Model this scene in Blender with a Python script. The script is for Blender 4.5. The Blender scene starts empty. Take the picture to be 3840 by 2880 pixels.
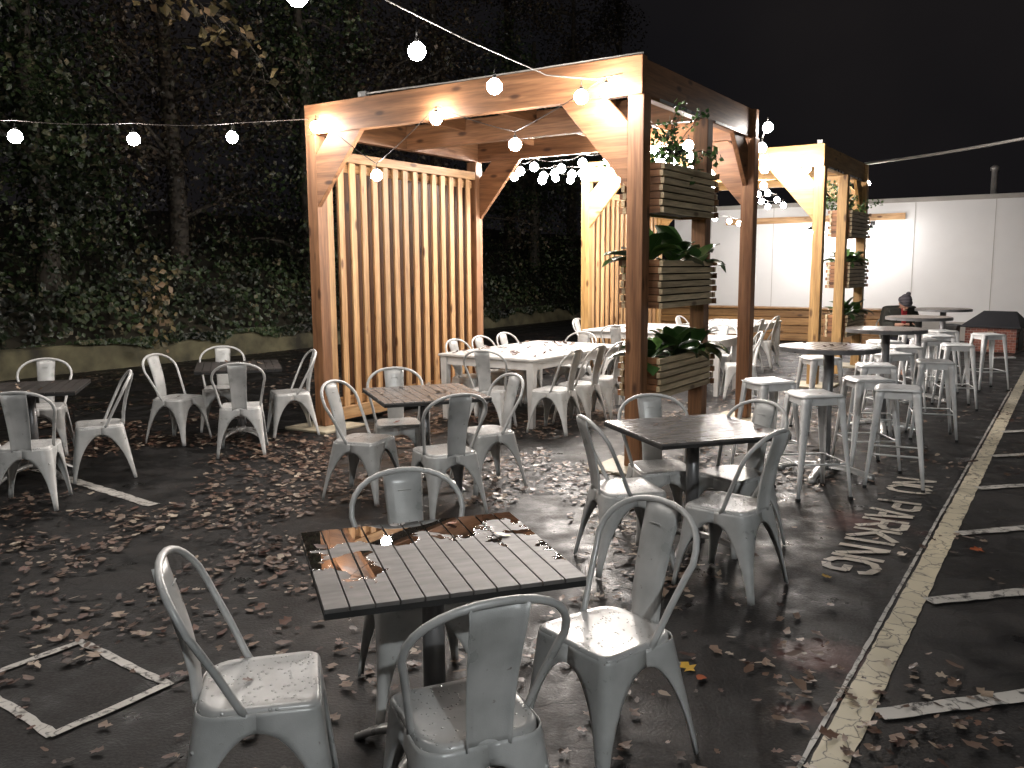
import bpy, bmesh, math, random
from mathutils import Vector, Matrix
from mathutils import noise as mnoise
R = math.radians
rnd = random.Random(7)
sc = bpy.context.scene
COL = sc.collection

# ------------------------------------------------------------------ helpers
def props(o, label=None, cat=None, group=None, kind=None):
    if label: o['label'] = label
    if cat: o['category'] = cat
    if group: o['group'] = group
    if kind: o['kind'] = kind
    return o

def empty(name, loc, rz=0.0, **k):
    o = bpy.data.objects.new(name, None); COL.objects.link(o)
    o.location = loc; o.rotation_euler = (0, 0, rz); o.empty_display_size = 0.1
    return props(o, **k)

class MB:
    def __init__(s): s.v = []; s.f = []; s.smooth = []
    def add(s, vs, fs, M=None, smooth=False):
        b = len(s.v)
        for p in vs:
            p = Vector(p)
            if M is not None: p = M @ p
            s.v.append(p)
        for f in fs:
            s.f.append(tuple(b + i for i in f)); s.smooth.append(smooth)
    def box(s, c, d, M=None):
        x, y, z = c; a, b, h = d[0] / 2, d[1] / 2, d[2] / 2
        vs = [(x + i * a, y + j * b, z + k * h) for k in (-1, 1) for j in (-1, 1) for i in (-1, 1)]
        s.add(vs, [(0, 2, 3, 1), (4, 5, 7, 6), (0, 1, 5, 4), (2, 6, 7, 3), (0, 4, 6, 2), (1, 3, 7, 5)], M)
    def span(s, x0, x1, y0, y1, z0, z1, M=None):
        s.box(((x0 + x1) / 2, (y0 + y1) / 2, (z0 + z1) / 2), (x1 - x0, y1 - y0, z1 - z0), M)
    def prism(s, pts, y0, y1, M=None, axis='y'):
        n = len(pts)
        def q(p, t):
            return (p[0], t, p[1]) if axis == 'y' else ((t, p[0], p[1]) if axis == 'x' else (p[0], p[1], t))
        vs = [q(p, y0) for p in pts] + [q(p, y1) for p in pts]
        fs = [tuple(range(n)), tuple(range(2 * n - 1, n - 1, -1))]
        fs += [(i, i + n, (i + 1) % n + n, (i + 1) % n) for i in range(n)]
        s.add(vs, fs, M)
    def tube(s, path, r, n=8, M=None, closed=False, caps=True):
        P = [Vector(p) for p in path]
        m = len(P); rs = r if isinstance(r, (list, tuple)) else [r] * m
        vs = []; up = Vector((0, 0, 1))
        d0 = (P[1] - P[0]).normalized()
        a = d0.orthogonal().normalized()
        for i in range(m):
            if closed: d = (P[(i + 1) % m] - P[i - 1]).normalized()
            else: d = (P[min(i + 1, m - 1)] - P[max(i - 1, 0)]).normalized()
            a = (a - d * a.dot(d)).normalized(); b = d.cross(a)
            for k in range(n):
                t = 2 * math.pi * k / n
                vs.append(P[i] + (a * math.cos(t) + b * math.sin(t)) * rs[i])
        fs = []
        for i in range(m if closed else m - 1):
            j = (i + 1) % m
            for k in range(n):
                fs.append((i * n + k, i * n + (k + 1) % n, j * n + (k + 1) % n, j * n + k))
        if caps and not closed:
            fs.append(tuple(range(n - 1, -1, -1))); fs.append(tuple(range((m - 1) * n, m * n)))
        s.add(vs, fs, M, True)
    def lathe(s, prof, c=(0, 0), n=24, M=None, smooth=True):
        vs = []; m = len(prof)
        for r, z in prof:
            for k in range(n):
                t = 2 * math.pi * k / n
                vs.append((c[0] + r * math.cos(t), c[1] + r * math.sin(t), z))
        fs = []
        for i in range(m - 1):
            for k in range(n):
                fs.append((i * n + k, i * n + (k + 1) % n, (i + 1) * n + (k + 1) % n, (i + 1) * n + k))
        fs.append(tuple(range(n - 1, -1, -1))); fs.append(tuple(range((m - 1) * n, m * n)))
        s.add(vs, fs, M, smooth)
    def grid(s, rows, M=None, smooth=True):
        m = len(rows); n = len(rows[0])
        s.add([p for r in rows for p in r],
              [(i * n + j, i * n + j + 1, (i + 1) * n + j + 1, (i + 1) * n + j) for i in range(m - 1) for j in range(n - 1)], M, smooth)
    def build(s, name, mat, parent=None, bevel=0, solid=0, soff=-1, auto=False, **k):
        me = bpy.data.meshes.new(name)
        me.from_pydata([tuple(v) for v in s.v], [], s.f)
        me.polygons.foreach_set('use_smooth', s.smooth)
        me.materials.append(mat); me.update()
        o = bpy.data.objects.new(name, me); COL.objects.link(o)
        if parent: o.parent = parent
        if solid:
            md = o.modifiers.new('thick', 'SOLIDIFY'); md.thickness = solid; md.offset = soff
        if bevel:
            md = o.modifiers.new('bevel', 'BEVEL'); md.width = bevel; md.segments = 2; md.limit_method = 'ANGLE'
        return props(o, **k)

def copy_tree(o, parent=None):
    c = o.copy(); COL.objects.link(c)
    if parent is not None: c.parent = parent
    for ch in list(KIDS.get(o, [])) if False else [x for x in o.children]:
        copy_tree(ch, c)
    return c
KIDS = {}

# ------------------------------------------------------------------ materials
def newmat(name):
    m = bpy.data.materials.new(name); m.use_nodes = True
    nt = m.node_tree; bs = nt.nodes['Principled BSDF']
    return m, nt, bs
def N(nt, t, **k):
    n = nt.nodes.new(t)
    for a, v in k.items():
        if a in n.inputs: n.inputs[a].default_value = v
        else: setattr(n, a, v)
    return n
def L(nt, a, b): nt.links.new(a, b)
def ramp(nt, src, stops):
    r = nt.nodes.new('ShaderNodeValToRGB'); e = r.color_ramp.elements
    while len(e) > 1: e.remove(e[0])
    e[0].position = stops[0][0]; e[0].color = (*stops[0][1], 1) if len(stops[0][1]) == 3 else stops[0][1]
    for p, c in stops[1:]:
        x = e.new(p); x.color = (*c, 1)
    L(nt, src, r.inputs['Fac']); return r
def g3(v): return (v, v, v)
def coords(nt, scale=(1, 1, 1), kind='Object'):
    tc = nt.nodes.new('ShaderNodeTexCoord'); mp = nt.nodes.new('ShaderNodeMapping')
    L(nt, tc.outputs[kind], mp.inputs['Vector']); mp.inputs['Scale'].default_value = scale
    return mp
def plain(name, col, rough=0.5, metal=0.0, vary=0.15, nscale=12, bump=0.0, spec=0.5):
    m, nt, bs = newmat(name)
    mp = coords(nt); no = N(nt, 'ShaderNodeTexNoise', Scale=nscale, Detail=5.0)
    L(nt, mp.outputs[0], no.inputs['Vector'])
    c1 = tuple(min(1, c * (1 - vary)) for c in col); c2 = tuple(min(1, c * (1 + vary)) for c in col)
    r = ramp(nt, no.outputs['Fac'], [(0.3, c1), (0.7, c2)])
    L(nt, r.outputs[0], bs.inputs['Base Color'])
    r2 = ramp(nt, no.outputs['Fac'], [(0.3, g3(max(0.02, rough - 0.08))), (0.7, g3(min(1, rough + 0.08)))])
    L(nt, r2.outputs[0], bs.inputs['Roughness'])
    bs.inputs['Metallic'].default_value = metal; bs.inputs['Specular IOR Level'].default_value = spec
    if bump:
        b = N(nt, 'ShaderNodeBump', Strength=bump, Distance=0.01); L(nt, no.outputs['Fac'], b.inputs['Height']); L(nt, b.outputs[0], bs.inputs['Normal'])
    return m

def wood(name, axis, c1, c2, rough=0.55, knots=True, island=0.25):
    m, nt, bs = newmat(name)
    s = [14, 14, 14]; s[axis] = 0.9
    mp = coords(nt, tuple(s))
    gi = nt.nodes.new('ShaderNodeNewGeometry')
    off = N(nt, 'ShaderNodeVectorMath', operation='ADD'); sc2 = N(nt, 'ShaderNodeMath', operation='MULTIPLY'); sc2.inputs[1].default_value = 37.0
    L(nt, gi.outputs['Random Per Island'], sc2.inputs[0])
    cb = nt.nodes.new('ShaderNodeCombineXYZ')
    for i in range(3): L(nt, sc2.outputs[0], cb.inputs[i])
    L(nt, mp.outputs[0], off.inputs[0]); L(nt, cb.outputs[0], off.inputs[1])
    no = N(nt, 'ShaderNodeTexNoise', Scale=1.0, Detail=6.0, Distortion=0.6); L(nt, off.outputs[0], no.inputs['Vector'])
    r = ramp(nt, no.outputs['Fac'], [(0.28, c1), (0.5, tuple((a + b) / 2 for a, b in zip(c1, c2))), (0.72, c2)])
    no2 = N(nt, 'ShaderNodeTexNoise', Scale=4.5, Detail=3.0); L(nt, off.outputs[0], no2.inputs['Vector'])
    g2 = ramp(nt, no2.outputs['Fac'], [(0.35, g3(0.62)), (0.6, g3(1.0))])
    mx = N(nt, 'ShaderNodeMix', data_type='RGBA', blend_type='MULTIPLY'); mx.inputs[0].default_value = 0.8
    L(nt, r.outputs[0], mx.inputs[6]); L(nt, g2.outputs[0], mx.inputs[7])
    # per board tone
    hv = N(nt, 'ShaderNodeMapRange'); hv.inputs['To Min'].default_value = 1 - island; hv.inputs['To Max'].default_value = 1 + island
    L(nt, gi.outputs['Random Per Island'], hv.inputs['Value'])
    m2 = N(nt, 'ShaderNodeMix', data_type='RGBA', blend_type='MULTIPLY'); m2.inputs[0].default_value = 1.0
    L(nt, mx.outputs[2], m2.inputs[6]); L(nt, hv.outputs[0], m2.inputs[7])
    out = m2.outputs[2]
    if knots:
        ks = [7.0, 7.0, 7.0]; ks[axis] = 2.6
        mk = coords(nt, tuple(ks)); o2 = N(nt, 'ShaderNodeVectorMath', operation='ADD')
        L(nt, mk.outputs[0], o2.inputs[0]); L(nt, cb.outputs[0], o2.inputs[1])
        vo = N(nt, 'ShaderNodeTexVoronoi', Scale=1.0); L(nt, o2.outputs[0], vo.inputs['Vector'])
        kr = ramp(nt, vo.outputs['Distance'], [(0.0, g3(1)), (0.10, g3(0.9)), (0.2, g3(0))])
        m3 = N(nt, 'ShaderNodeMix', data_type='RGBA'); L(nt, kr.outputs[0], m3.inputs[0])
        L(nt, out, m3.inputs[6]); m3.inputs[7].default_value = (c1[0] * 0.3, c1[1] * 0.25, c1[2] * 0.22, 1)
        out = m3.outputs[2]
    L(nt, out, bs.inputs['Base Color'])
    bs.inputs['Roughness'].default_value = rough
    b = N(nt, 'ShaderNodeBump', Strength=0.25, Distance=0.004); L(nt, no2.outputs['Fac'], b.inputs['Height']); L(nt, b.outputs[0], bs.inputs['Normal'])
    return m

M = {}
CED1, CED2 = (0.16, 0.066, 0.026), (0.39, 0.19, 0.088)
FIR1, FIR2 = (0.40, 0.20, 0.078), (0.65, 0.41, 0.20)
for i, a in enumerate('xyz'):
    M['beam_' + a] = wood('cedar_timber_' + a, i, CED1, CED2)
    M['slat_' + a] = wood('fir_slat_' + a, i, FIR1, FIR2)
    M['grey_' + a] = wood('weathered_timber_' + a, i, (0.42, 0.32, 0.19), (0.70, 0.57, 0.37), rough=0.6)
for i, a in enumerate('xyz'):
    M['fir_' + a] = wood('yellow_lit_timber_' + a, i, (0.30, 0.155, 0.045), (0.56, 0.34, 0.13))  # yellow lamplight on the far pergola put into its timber colour
    M['bench_' + a] = wood('bench_timber_' + a, i, (0.17, 0.08, 0.025), (0.36, 0.20, 0.075))
M['backslat'] = wood('shade_toned_back_board', 2, (0.07, 0.027, 0.010), (0.155, 0.064, 0.023))  # shade in the slat gaps put into the back board colour

def steel():
    m, nt, bs = newmat('galvanised_grey_steel')
    mp = coords(nt); no = N(nt, 'ShaderNodeTexNoise', Scale=7.0, Detail=6.0); L(nt, mp.outputs[0], no.inputs['Vector'])
    r = ramp(nt, no.outputs['Fac'], [(0.3, (0.44, 0.45, 0.44)), (0.55, (0.58, 0.585, 0.575)), (0.72, (0.66, 0.66, 0.65))])
    # small rust and scuff specks
    n2 = N(nt, 'ShaderNodeTexNoise', Scale=38.0, Detail=3.0); L(nt, mp.outputs[0], n2.inputs['Vector'])
    sp = ramp(nt, n2.outputs['Fac'], [(0.70, g3(0)), (0.76, g3(0.7))])
    mx = N(nt, 'ShaderNodeMix', data_type='RGBA'); L(nt, sp.outputs[0], mx.inputs[0]); L(nt, r.outputs[0], mx.inputs[6]); mx.inputs[7].default_value = (0.16, 0.12, 0.09, 1)
    L(nt, mx.outputs[2], bs.inputs['Base Color'])
    bs.inputs['Metallic'].default_value = 0.08
    r2 = ramp(nt, no.outputs['Fac'], [(0.3, g3(0.26)), (0.7, g3(0.42))]); L(nt, r2.outputs[0], bs.inputs['Roughness'])
    # fine drizzle beads over the whole surface
    vo = N(nt, 'ShaderNodeTexVoronoi', Scale=140.0); L(nt, mp.outputs[0], vo.inputs['Vector'])
    vr = ramp(nt, vo.outputs['Distance'], [(0.12, g3(1)), (0.3, g3(0))])
    b = N(nt, 'ShaderNodeBump', Strength=0.22, Distance=0.002); L(nt, vr.outputs[0], b.inputs['Height']); L(nt, b.outputs[0], bs.inputs['Normal'])
    return m
M['steel'] = steel()

def seatmat():
    m, nt, bs = newmat('wet_grey_steel_seat')
    mp = coords(nt)
    no = N(nt, 'ShaderNodeTexNoise', Scale=9.0, Detail=5.0)
    oi = nt.nodes.new('ShaderNodeObjectInfo'); ad = N(nt, 'ShaderNodeVectorMath', operation='ADD')
    L(nt, mp.outputs[0], ad.inputs[0]); L(nt, oi.outputs['Location'], ad.inputs[1]); L(nt, ad.outputs[0], no.inputs['Vector'])
    r = ramp(nt, no.outputs['Fac'], [(0.3, (0.46, 0.46, 0.45)), (0.7, (0.62, 0.62, 0.61))])
    SEATCOL = r; bs.inputs['Metallic'].default_value = 0.08
    v1 = N(nt, 'ShaderNodeTexVoronoi', Scale=62.0, Randomness=1.0); L(nt, ad.outputs[0], v1.inputs['Vector'])
    d1 = ramp(nt, v1.outputs['Distance'], [(0.0, g3(1)), (0.18, g3(0.85)), (0.30, g3(0))])
    msk = ramp(nt, v1.outputs['Color'], [(0.5, g3(0)), (0.52, g3(1))])
    mm = N(nt, 'ShaderNodeMath', operation='MULTIPLY'); L(nt, d1.outputs[0], mm.inputs[0]); L(nt, msk.outputs[0], mm.inputs[1])
    mc = N(nt, 'ShaderNodeMix', data_type='RGBA'); L(nt, mm.outputs[0], mc.inputs[0]); L(nt, r.outputs[0], mc.inputs[6]); mc.inputs[7].default_value = (0.85, 0.85, 0.84, 1); L(nt, mc.outputs[2], bs.inputs['Base Color'])  # raindrop glints painted in as near-white bead colour
    rr = N(nt, 'ShaderNodeMapRange'); L(nt, mm.outputs[0], rr.inputs['Value'])
    rr.inputs['To Min'].default_value = 0.30; rr.inputs['To Max'].default_value = 0.04
    L(nt, rr.outputs[0], bs.inputs['Roughness'])
    b = N(nt, 'ShaderNodeBump', Strength=0.9, Distance=0.006); L(nt, mm.outputs[0], b.inputs['Height']); L(nt, b.outputs[0], bs.inputs['Normal'])
    return m
M['seat'] = seatmat()
M['white_steel'] = plain('white_painted_steel', (0.86, 0.87, 0.87), 0.33, 0.1, 0.10, 9)
M['table_white'] = plain('white_table_enamel', (0.60, 0.59, 0.57), 0.4, 0.0, 0.14, 6)
M['pole'] = plain('grey_painted_pole', (0.22, 0.22, 0.225), 0.35, 0.4, 0.12, 10)
M['alu'] = plain('cast_aluminium_base', (0.50, 0.50, 0.49), 0.3, 0.6, 0.1, 9)
M['black'] = plain('black_rubber', (0.02, 0.02, 0.02), 0.5, 0, 0.2)
M['wire'] = plain('black_string_cable', (0.03, 0.025, 0.022), 0.45, 0, 0.2)
M['cable'] = plain('white_overhead_cable', (0.5, 0.48, 0.45), 0.5, 0, 0.1)
M['concrete'] = plain('concrete_footing', (0.42, 0.37, 0.27), 0.6, 0, 0.25, 7, 0.3)
M['soil'] = plain('potting_soil', (0.03, 0.02, 0.012), 0.9, 0, 0.4, 30, 0.6)

def compo(name, c1, c2, puddle, axis=0, rough=0.42):
    """slatted table top boards, wet, with standing water where the noise is high"""
    m, nt, bs = newmat(name)
    s = [5, 5, 5]; s[1 - axis] = 22
    mp = coords(nt); mg = coords(nt, tuple(s))
    gi = nt.nodes.new('ShaderNodeNewGeometry')
    no = N(nt, 'ShaderNodeTexNoise', Scale=1.6, Detail=5.0); L(nt, mg.outputs[0], no.inputs['Vector'])
    n3 = N(nt, 'ShaderNodeTexNoise', Scale=9.0, Detail=4.0); L(nt, mp.outputs[0], n3.inputs['Vector'])
    r = ramp(nt, no.outputs['Fac'], [(0.3, c1), (0.7, c2)])
    g = ramp(nt, n3.outputs['Fac'], [(0.3, g3(0.75)), (0.7, g3(1.1))])
    mx = N(nt, 'ShaderNodeMix', data_type='RGBA', blend_type='MULTIPLY'); mx.inputs[0].default_value = 1
    L(nt, r.outputs[0], mx.inputs[6]); L(nt, g.outputs[0], mx.inputs[7])
    hv = N(nt, 'ShaderNodeMapRange'); hv.inputs['To Min'].default_value = 0.82; hv.inputs['To Max'].default_value = 1.15
    L(nt, gi.outputs['Random Per Island'], hv.inputs['Value'])
    m2 = N(nt, 'ShaderNodeMix', data_type='RGBA', blend_type='MULTIPLY'); m2.inputs[0].default_value = 1
    L(nt, mx.outputs[2], m2.inputs[6]); L(nt, hv.outputs[0], m2.inputs[7])
    n2 = N(nt, 'ShaderNodeTexNoise', Scale=5.5, Detail=4.0, Distortion=0.4); L(nt, mp.outputs[0], n2.inputs['Vector'])
    # water lies towards the far-left and the far-right corner of the top
    sep = nt.nodes.new('ShaderNodeSeparateXYZ'); L(nt, mp.outputs[0], sep.inputs[0])
    def mth(op, a, b=None):
        q = N(nt, 'ShaderNodeMath', operation=op)
        for i, v in enumerate((a, b)):
            if v is None: continue
            if isinstance(v, (int, float)): q.inputs[i].default_value = v
            else: L(nt, v, q.inputs[i])
        return q.outputs[0]
    yy = mth('MULTIPLY', sep.outputs['Y'], 0.55)
    xx = mth('ABSOLUTE', mth('ADD', sep.outputs['X'], -0.03)); xx = mth('MULTIPLY', xx, 0.40)
    hgt = mth('ADD', mth('ADD', n2.outputs['Fac'], yy), mth('ADD', xx, puddle))
    pm = ramp(nt, hgt, [(0.60, g3(0)), (0.625, g3(1))])
    m3 = N(nt, 'ShaderNodeMix', data_type='RGBA', blend_type='MULTIPLY'); L(nt, pm.outputs[0], m3.inputs[0])
    L(nt, m2.outputs[2], m3.inputs[6]); m3.inputs[7].default_value = (0.22, 0.2, 0.18, 1)
    L(nt, m3.outputs[2], bs.inputs['Base Color'])
    rr = N(nt, 'ShaderNodeMapRange'); L(nt, pm.outputs[0], rr.inputs['Value']); rr.inputs['To Min'].default_value = rough; rr.inputs['To Max'].default_value = 0.015
    L(nt, rr.outputs[0], bs.inputs['Roughness'])
    cr = N(nt, 'ShaderNodeMapRange'); L(nt, pm.outputs[0], cr.inputs['Value']); cr.inputs['To Max'].default_value = 1.0
    L(nt, cr.outputs[0], bs.inputs['Coat Weight']); bs.inputs['Coat Roughness'].default_value = 0.01; bs.inputs['Coat IOR'].default_value = 1.6
    b = N(nt, 'ShaderNodeBump', Strength=0.5, Distance=0.004); L(nt, pm.outputs[0], b.inputs['Height']); L(nt, b.outputs[0], bs.inputs['Normal'])
    return m
M['top_front'] = compo('composite_slats_puddled', (0.115, 0.108, 0.103), (0.20, 0.188, 0.18), -0.02, rough=0.52)
M['top_mid'] = compo('composite_slats_wet', (0.115, 0.11, 0.108), (0.20, 0.19, 0.185), -0.5, rough=0.27)
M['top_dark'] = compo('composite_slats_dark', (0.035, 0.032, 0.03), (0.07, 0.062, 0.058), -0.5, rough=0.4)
M['bar_top'] = compo('bar_top_slats', (0.12, 0.10, 0.085), (0.26, 0.225, 0.20), -0.5, rough=0.3)

def asphalt():
    m, nt, bs = newmat('wet_cracked_asphalt')
    mp = coords(nt)
    big = N(nt, 'ShaderNodeTexNoise', Scale=0.55, Detail=6.0, Roughness=0.65); L(nt, mp.outputs[0], big.inputs['Vector'])
    med = N(nt, 'ShaderNodeTexNoise', Scale=3.2, Detail=6.0, Roughness=0.65); L(nt, mp.outputs[0], med.inputs['Vector'])
    fin = N(nt, 'ShaderNodeTexNoise', Scale=75.0, Detail=5.0); L(nt, mp.outputs[0], fin.inputs['Vector'])
    r = ramp(nt, med.outputs['Fac'], [(0.32, (0.006, 0.006, 0.0065)), (0.5, (0.015, 0.0145, 0.0145)), (0.66, (0.032, 0.030, 0.029))])
    f = ramp(nt, fin.outputs['Fac'], [(0.35, g3(0.55)), (0.65, g3(1.35))])
    mx = N(nt, 'ShaderNodeMix', data_type='RGBA', blend_type='MULTIPLY'); mx.inputs[0].default_value = 1
    L(nt, r.outputs[0], mx.inputs[6]); L(nt, f.outputs[0], mx.inputs[7])
    # crazed cracks
    wob = N(nt, 'ShaderNodeTexNoise', Scale=3.0, Detail=3.0); L(nt, mp.outputs[0], wob.inputs['Vector'])
    wa = N(nt, 'ShaderNodeVectorMath', operation='MULTIPLY_ADD'); L(nt, wob.outputs['Color'], wa.inputs[0]); wa.inputs[1].default_value = (0.35, 0.35, 0); L(nt, mp.outputs[0], wa.inputs[2])
    vo = N(nt, 'ShaderNodeTexVoronoi', feature='DISTANCE_TO_EDGE', Scale=3.6); L(nt, wa.outputs[0], vo.inputs['Vector'])
    ck = ramp(nt, vo.outputs['Distance'], [(0.0, g3(1)), (0.018, g3(0.5)), (0.035, g3(0))])
    ckm = ramp(nt, big.outputs['Fac'], [(0.44, g3(0.0)), (0.58, g3(0.85))])
    ckx = N(nt, 'ShaderNodeMath', operation='MULTIPLY'); L(nt, ck.outputs[0], ckx.inputs[0]); L(nt, ckm.outputs[0], ckx.inputs[1])
    m2 = N(nt, 'ShaderNodeMix', data_type='RGBA'); L(nt, ckx.outputs[0], m2.inputs[0]); L(nt, mx.outputs[2], m2.inputs[6]); m2.inputs[7].default_value = (0.006, 0.006, 0.006, 1)
    out = m2.outputs[2]
    # worn remains of red paint beside the line
    for (px, py, rad) in ((1.33, 3.5, 0.30), (2.33, 5.5, 0.34), (1.12, 3.05, 0.16)):
        sb = N(nt, 'ShaderNodeVectorMath', operation='DISTANCE'); L(nt, mp.outputs[0], sb.inputs[0]); sb.inputs[1].default_value = (px, py, 0)
        ad = N(nt, 'ShaderNodeMath', operation='MULTIPLY_ADD'); L(nt, med.outputs['Fac'], ad.inputs[0]); ad.inputs[1].default_value = 0.9; L(nt, sb.outputs['Value'], ad.inputs[2])
        rr = ramp(nt, ad.outputs[0], [(rad + 0.2, g3(0.75)), (rad + 0.38, g3(0))])
        m4 = N(nt, 'ShaderNodeMix', data_type='RGBA'); L(nt, rr.outputs[0], m4.inputs[0]); L(nt, out, m4.inputs[6]); m4.inputs[7].default_value = (0.095, 0.035, 0.03, 1)
        out = m4.outputs[2]
    L(nt, out, bs.inputs['Base Color'])
    wet = ramp(nt, med.outputs['Fac'], [(0.3, g3(0.16)), (0.42, g3(0.42)), (0.68, g3(0.75))])
    L(nt, wet.outputs[0], bs.inputs['Roughness']); bs.inputs['Specular IOR Level'].default_value = 0.22
    hh = N(nt, 'ShaderNodeMath', operation='MULTIPLY_ADD'); L(nt, ckx.outputs[0], hh.inputs[0]); hh.inputs[1].default_value = -0.5; L(nt, fin.outputs['Fac'], hh.inputs[2])
    b = N(nt, 'ShaderNodeBump', Strength=0.5, Distance=0.004); L(nt, hh.outputs[0], b.inputs['Height']); L(nt, b.outputs[0], bs.inputs['Normal'])
    return m
M['asphalt'] = asphalt()

def paint(name, col, wear=0.42, scale=14):
    m, nt, bs = newmat(name)
    mp = coords(nt)
    no = N(nt, 'ShaderNodeTexNoise', Scale=scale, Detail=8.0, Roughness=0.7); L(nt, mp.outputs[0], no.inputs['Vector'])
    wn = N(nt, 'ShaderNodeTexNoise', Scale=6.0, Detail=4.0); L(nt, mp.outputs[0], wn.inputs['Vector'])
    wa = N(nt, 'ShaderNodeVectorMath', operation='MULTIPLY_ADD'); L(nt, wn.outputs['Color'], wa.inputs[0]); wa.inputs[1].default_value = (0.25, 0.25, 0); L(nt, mp.outputs[0], wa.inputs[2])
    vo = N(nt, 'ShaderNodeTexVoronoi', feature='DISTANCE_TO_EDGE', Scale=7.0); L(nt, wa.outputs[0], vo.inputs['Vector'])
    ck = ramp(nt, vo.outputs['Distance'], [(0.0, g3(0.0)), (0.02, g3(0.75)), (0.05, g3(1))])
    w = ramp(nt, no.outputs['Fac'], [(wear - 0.05, g3(0)), (wear + 0.03, g3(1))])
    mu = N(nt, 'ShaderNodeMath', operation='MULTIPLY'); L(nt, ck.outputs[0], mu.inputs[0]); L(nt, w.outputs[0], mu.inputs[1])
    n2 = N(nt, 'ShaderNodeTexNoise', Scale=2.5, Detail=4.0); L(nt, mp.outputs[0], n2.inputs['Vector'])
    sh = ramp(nt, n2.outputs['Fac'], [(0.3, tuple(c * 0.75 for c in col)), (0.7, col)])
    mx = N(nt, 'ShaderNodeMix', data_type='RGBA'); L(nt, mu.outputs[0], mx.inputs[0]); mx.inputs[6].default_value = (0.035, 0.032, 0.03, 1); L(nt, sh.outputs[0], mx.inputs[7])
    L(nt, mx.outputs[2], bs.inputs['Base Color']); bs.inputs['Roughness'].default_value = 0.4
    b = N(nt, 'ShaderNodeBump', Strength=0.5, Distance=0.004); L(nt, no.outputs['Fac'], b.inputs['Height']); L(nt, b.outputs[0], bs.inputs['Normal'])
    return m
M['yellow'] = paint('cream_yellow_line_paint', (0.70, 0.63, 0.47), 0.38)
M['white'] = paint('worn_white_line_paint', (0.58, 0.56, 0.52), 0.43)
M['letter'] = paint('white_stencil_paint', (0.66, 0.60, 0.51), 0.34, 22)

def leafmat(name, stops, rough=0.5, clump=0):
    m, nt, bs = newmat(name)
    gi = nt.nodes.new('ShaderNodeNewGeometry')
    r = ramp(nt, gi.outputs['Random Per Island'], stops)
    out = r.outputs[0]
    if clump:
        mp = coords(nt); no = N(nt, 'ShaderNodeTexNoise', Scale=clump, Detail=3.0); L(nt, mp.outputs[0], no.inputs['Vector'])
        cr = ramp(nt, no.outputs['Fac'], [(0.36, g3(0.12)), (0.5, g3(0.6)), (0.62, g3(1.5))])
        mx = N(nt, 'ShaderNodeMix', data_type='RGBA', blend_type='MULTIPLY'); mx.inputs[0].default_value = 1
        L(nt, out, mx.inputs[6]); L(nt, cr.outputs[0], mx.inputs[7]); out = mx.outputs[2]
    L(nt, out, bs.inputs['Base Color']); bs.inputs['Roughness'].default_value = rough
    return m
LSTOPS = [(0.0, (0.03, 0.018, 0.014)), (0.25, (0.07, 0.036, 0.026)), (0.5, (0.13, 0.08, 0.055)), (0.74, (0.21, 0.15, 0.11)), (0.80, (0.10, 0.034, 0.022)), (0.88, (0.20, 0.15, 0.11)), (1.0, (0.44, 0.37, 0.29))]
M['litter'] = leafmat('dry_fallen_leaf', LSTOPS, 0.42)
M['leaf_yellow'] = plain('yellow_fallen_leaf', (0.62, 0.38, 0.05), 0.4, 0, 0.25)
M['leaf_red'] = plain('rust_red_fallen_leaf', (0.36, 0.09, 0.03), 0.4, 0, 0.25)
M['ivy'] = leafmat('ivy_foliage', [(0.0, (0.010, 0.022, 0.007)), (0.35, (0.022, 0.04, 0.013)), (0.65, (0.04, 0.06, 0.022)), (0.85, (0.06, 0.07, 0.035)), (1.0, (0.12, 0.10, 0.06))], 0.45, 0.9)
M['ivy_brown'] = leafmat('autumn_foliage', [(0.0, (0.02, 0.014, 0.010)), (0.4, (0.055, 0.038, 0.026)), (0.7, (0.035, 0.04, 0.018)), (1.0, (0.13, 0.09, 0.06))], 0.5, 0.8)
M['leafy'] = leafmat('broad_planter_leaf', [(0.0, (0.018, 0.04, 0.012)), (0.5, (0.045, 0.10, 0.028)), (1.0, (0.10, 0.20, 0.05))], 0.28)
M['yellow_ivy'] = leafmat('yellowing_ivy', [(0.0, (0.06, 0.05, 0.02)), (0.5, (0.15, 0.12, 0.055)), (1.0, (0.26, 0.17, 0.10))], 0.5)
M['bark'] = plain('tree_bark', (0.05, 0.042, 0.032), 0.8, 0, 0.4, 9, 0.8)
M['bank'] = plain('leaf_mould_bank', (0.03, 0.026, 0.016), 0.9, 0, 0.5, 3, 0.6)
M['kerbstone'] = plain('mossy_concrete_wall', (0.11, 0.10, 0.058), 0.85, 0, 0.75, 2.6, 0.8)
M['wall'] = plain('white_metal_wall_cladding', (0.74, 0.735, 0.73), 0.5, 0, 0.04, 1.2)
M['trim'] = plain('wall_cap_flashing', (0.40, 0.38, 0.35), 0.55, 0, 0.12, 3)
M['pipe'] = plain('roof_flue_steel', (0.5, 0.48, 0.46), 0.4, 0.5)
M['roofd'] = plain('dark_roof_felt', (0.025, 0.025, 0.03), 0.7, 0, 0.2)

def emit(name, col, s):
    m, nt, bs = newmat(name)
    bs.inputs['Base Color'].default_value = (0.9, 0.85, 0.75, 1)
    bs.inputs['Emission Color'].default_value = (*col, 1); bs.inputs['Emission Strength'].default_value = s
    return m
BULB = 345.0
M['bulb'] = emit('lit_bulb_warm', (1.0, 0.92, 0.85), BULB)
M['bulb_cool'] = emit('lit_bulb_neutral', (1.0, 0.93, 0.87), BULB * 1.15)
M['lamp'] = emit('added_lit_wall_lamp', (1.0, 0.96, 0.94), 1150.0)

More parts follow.
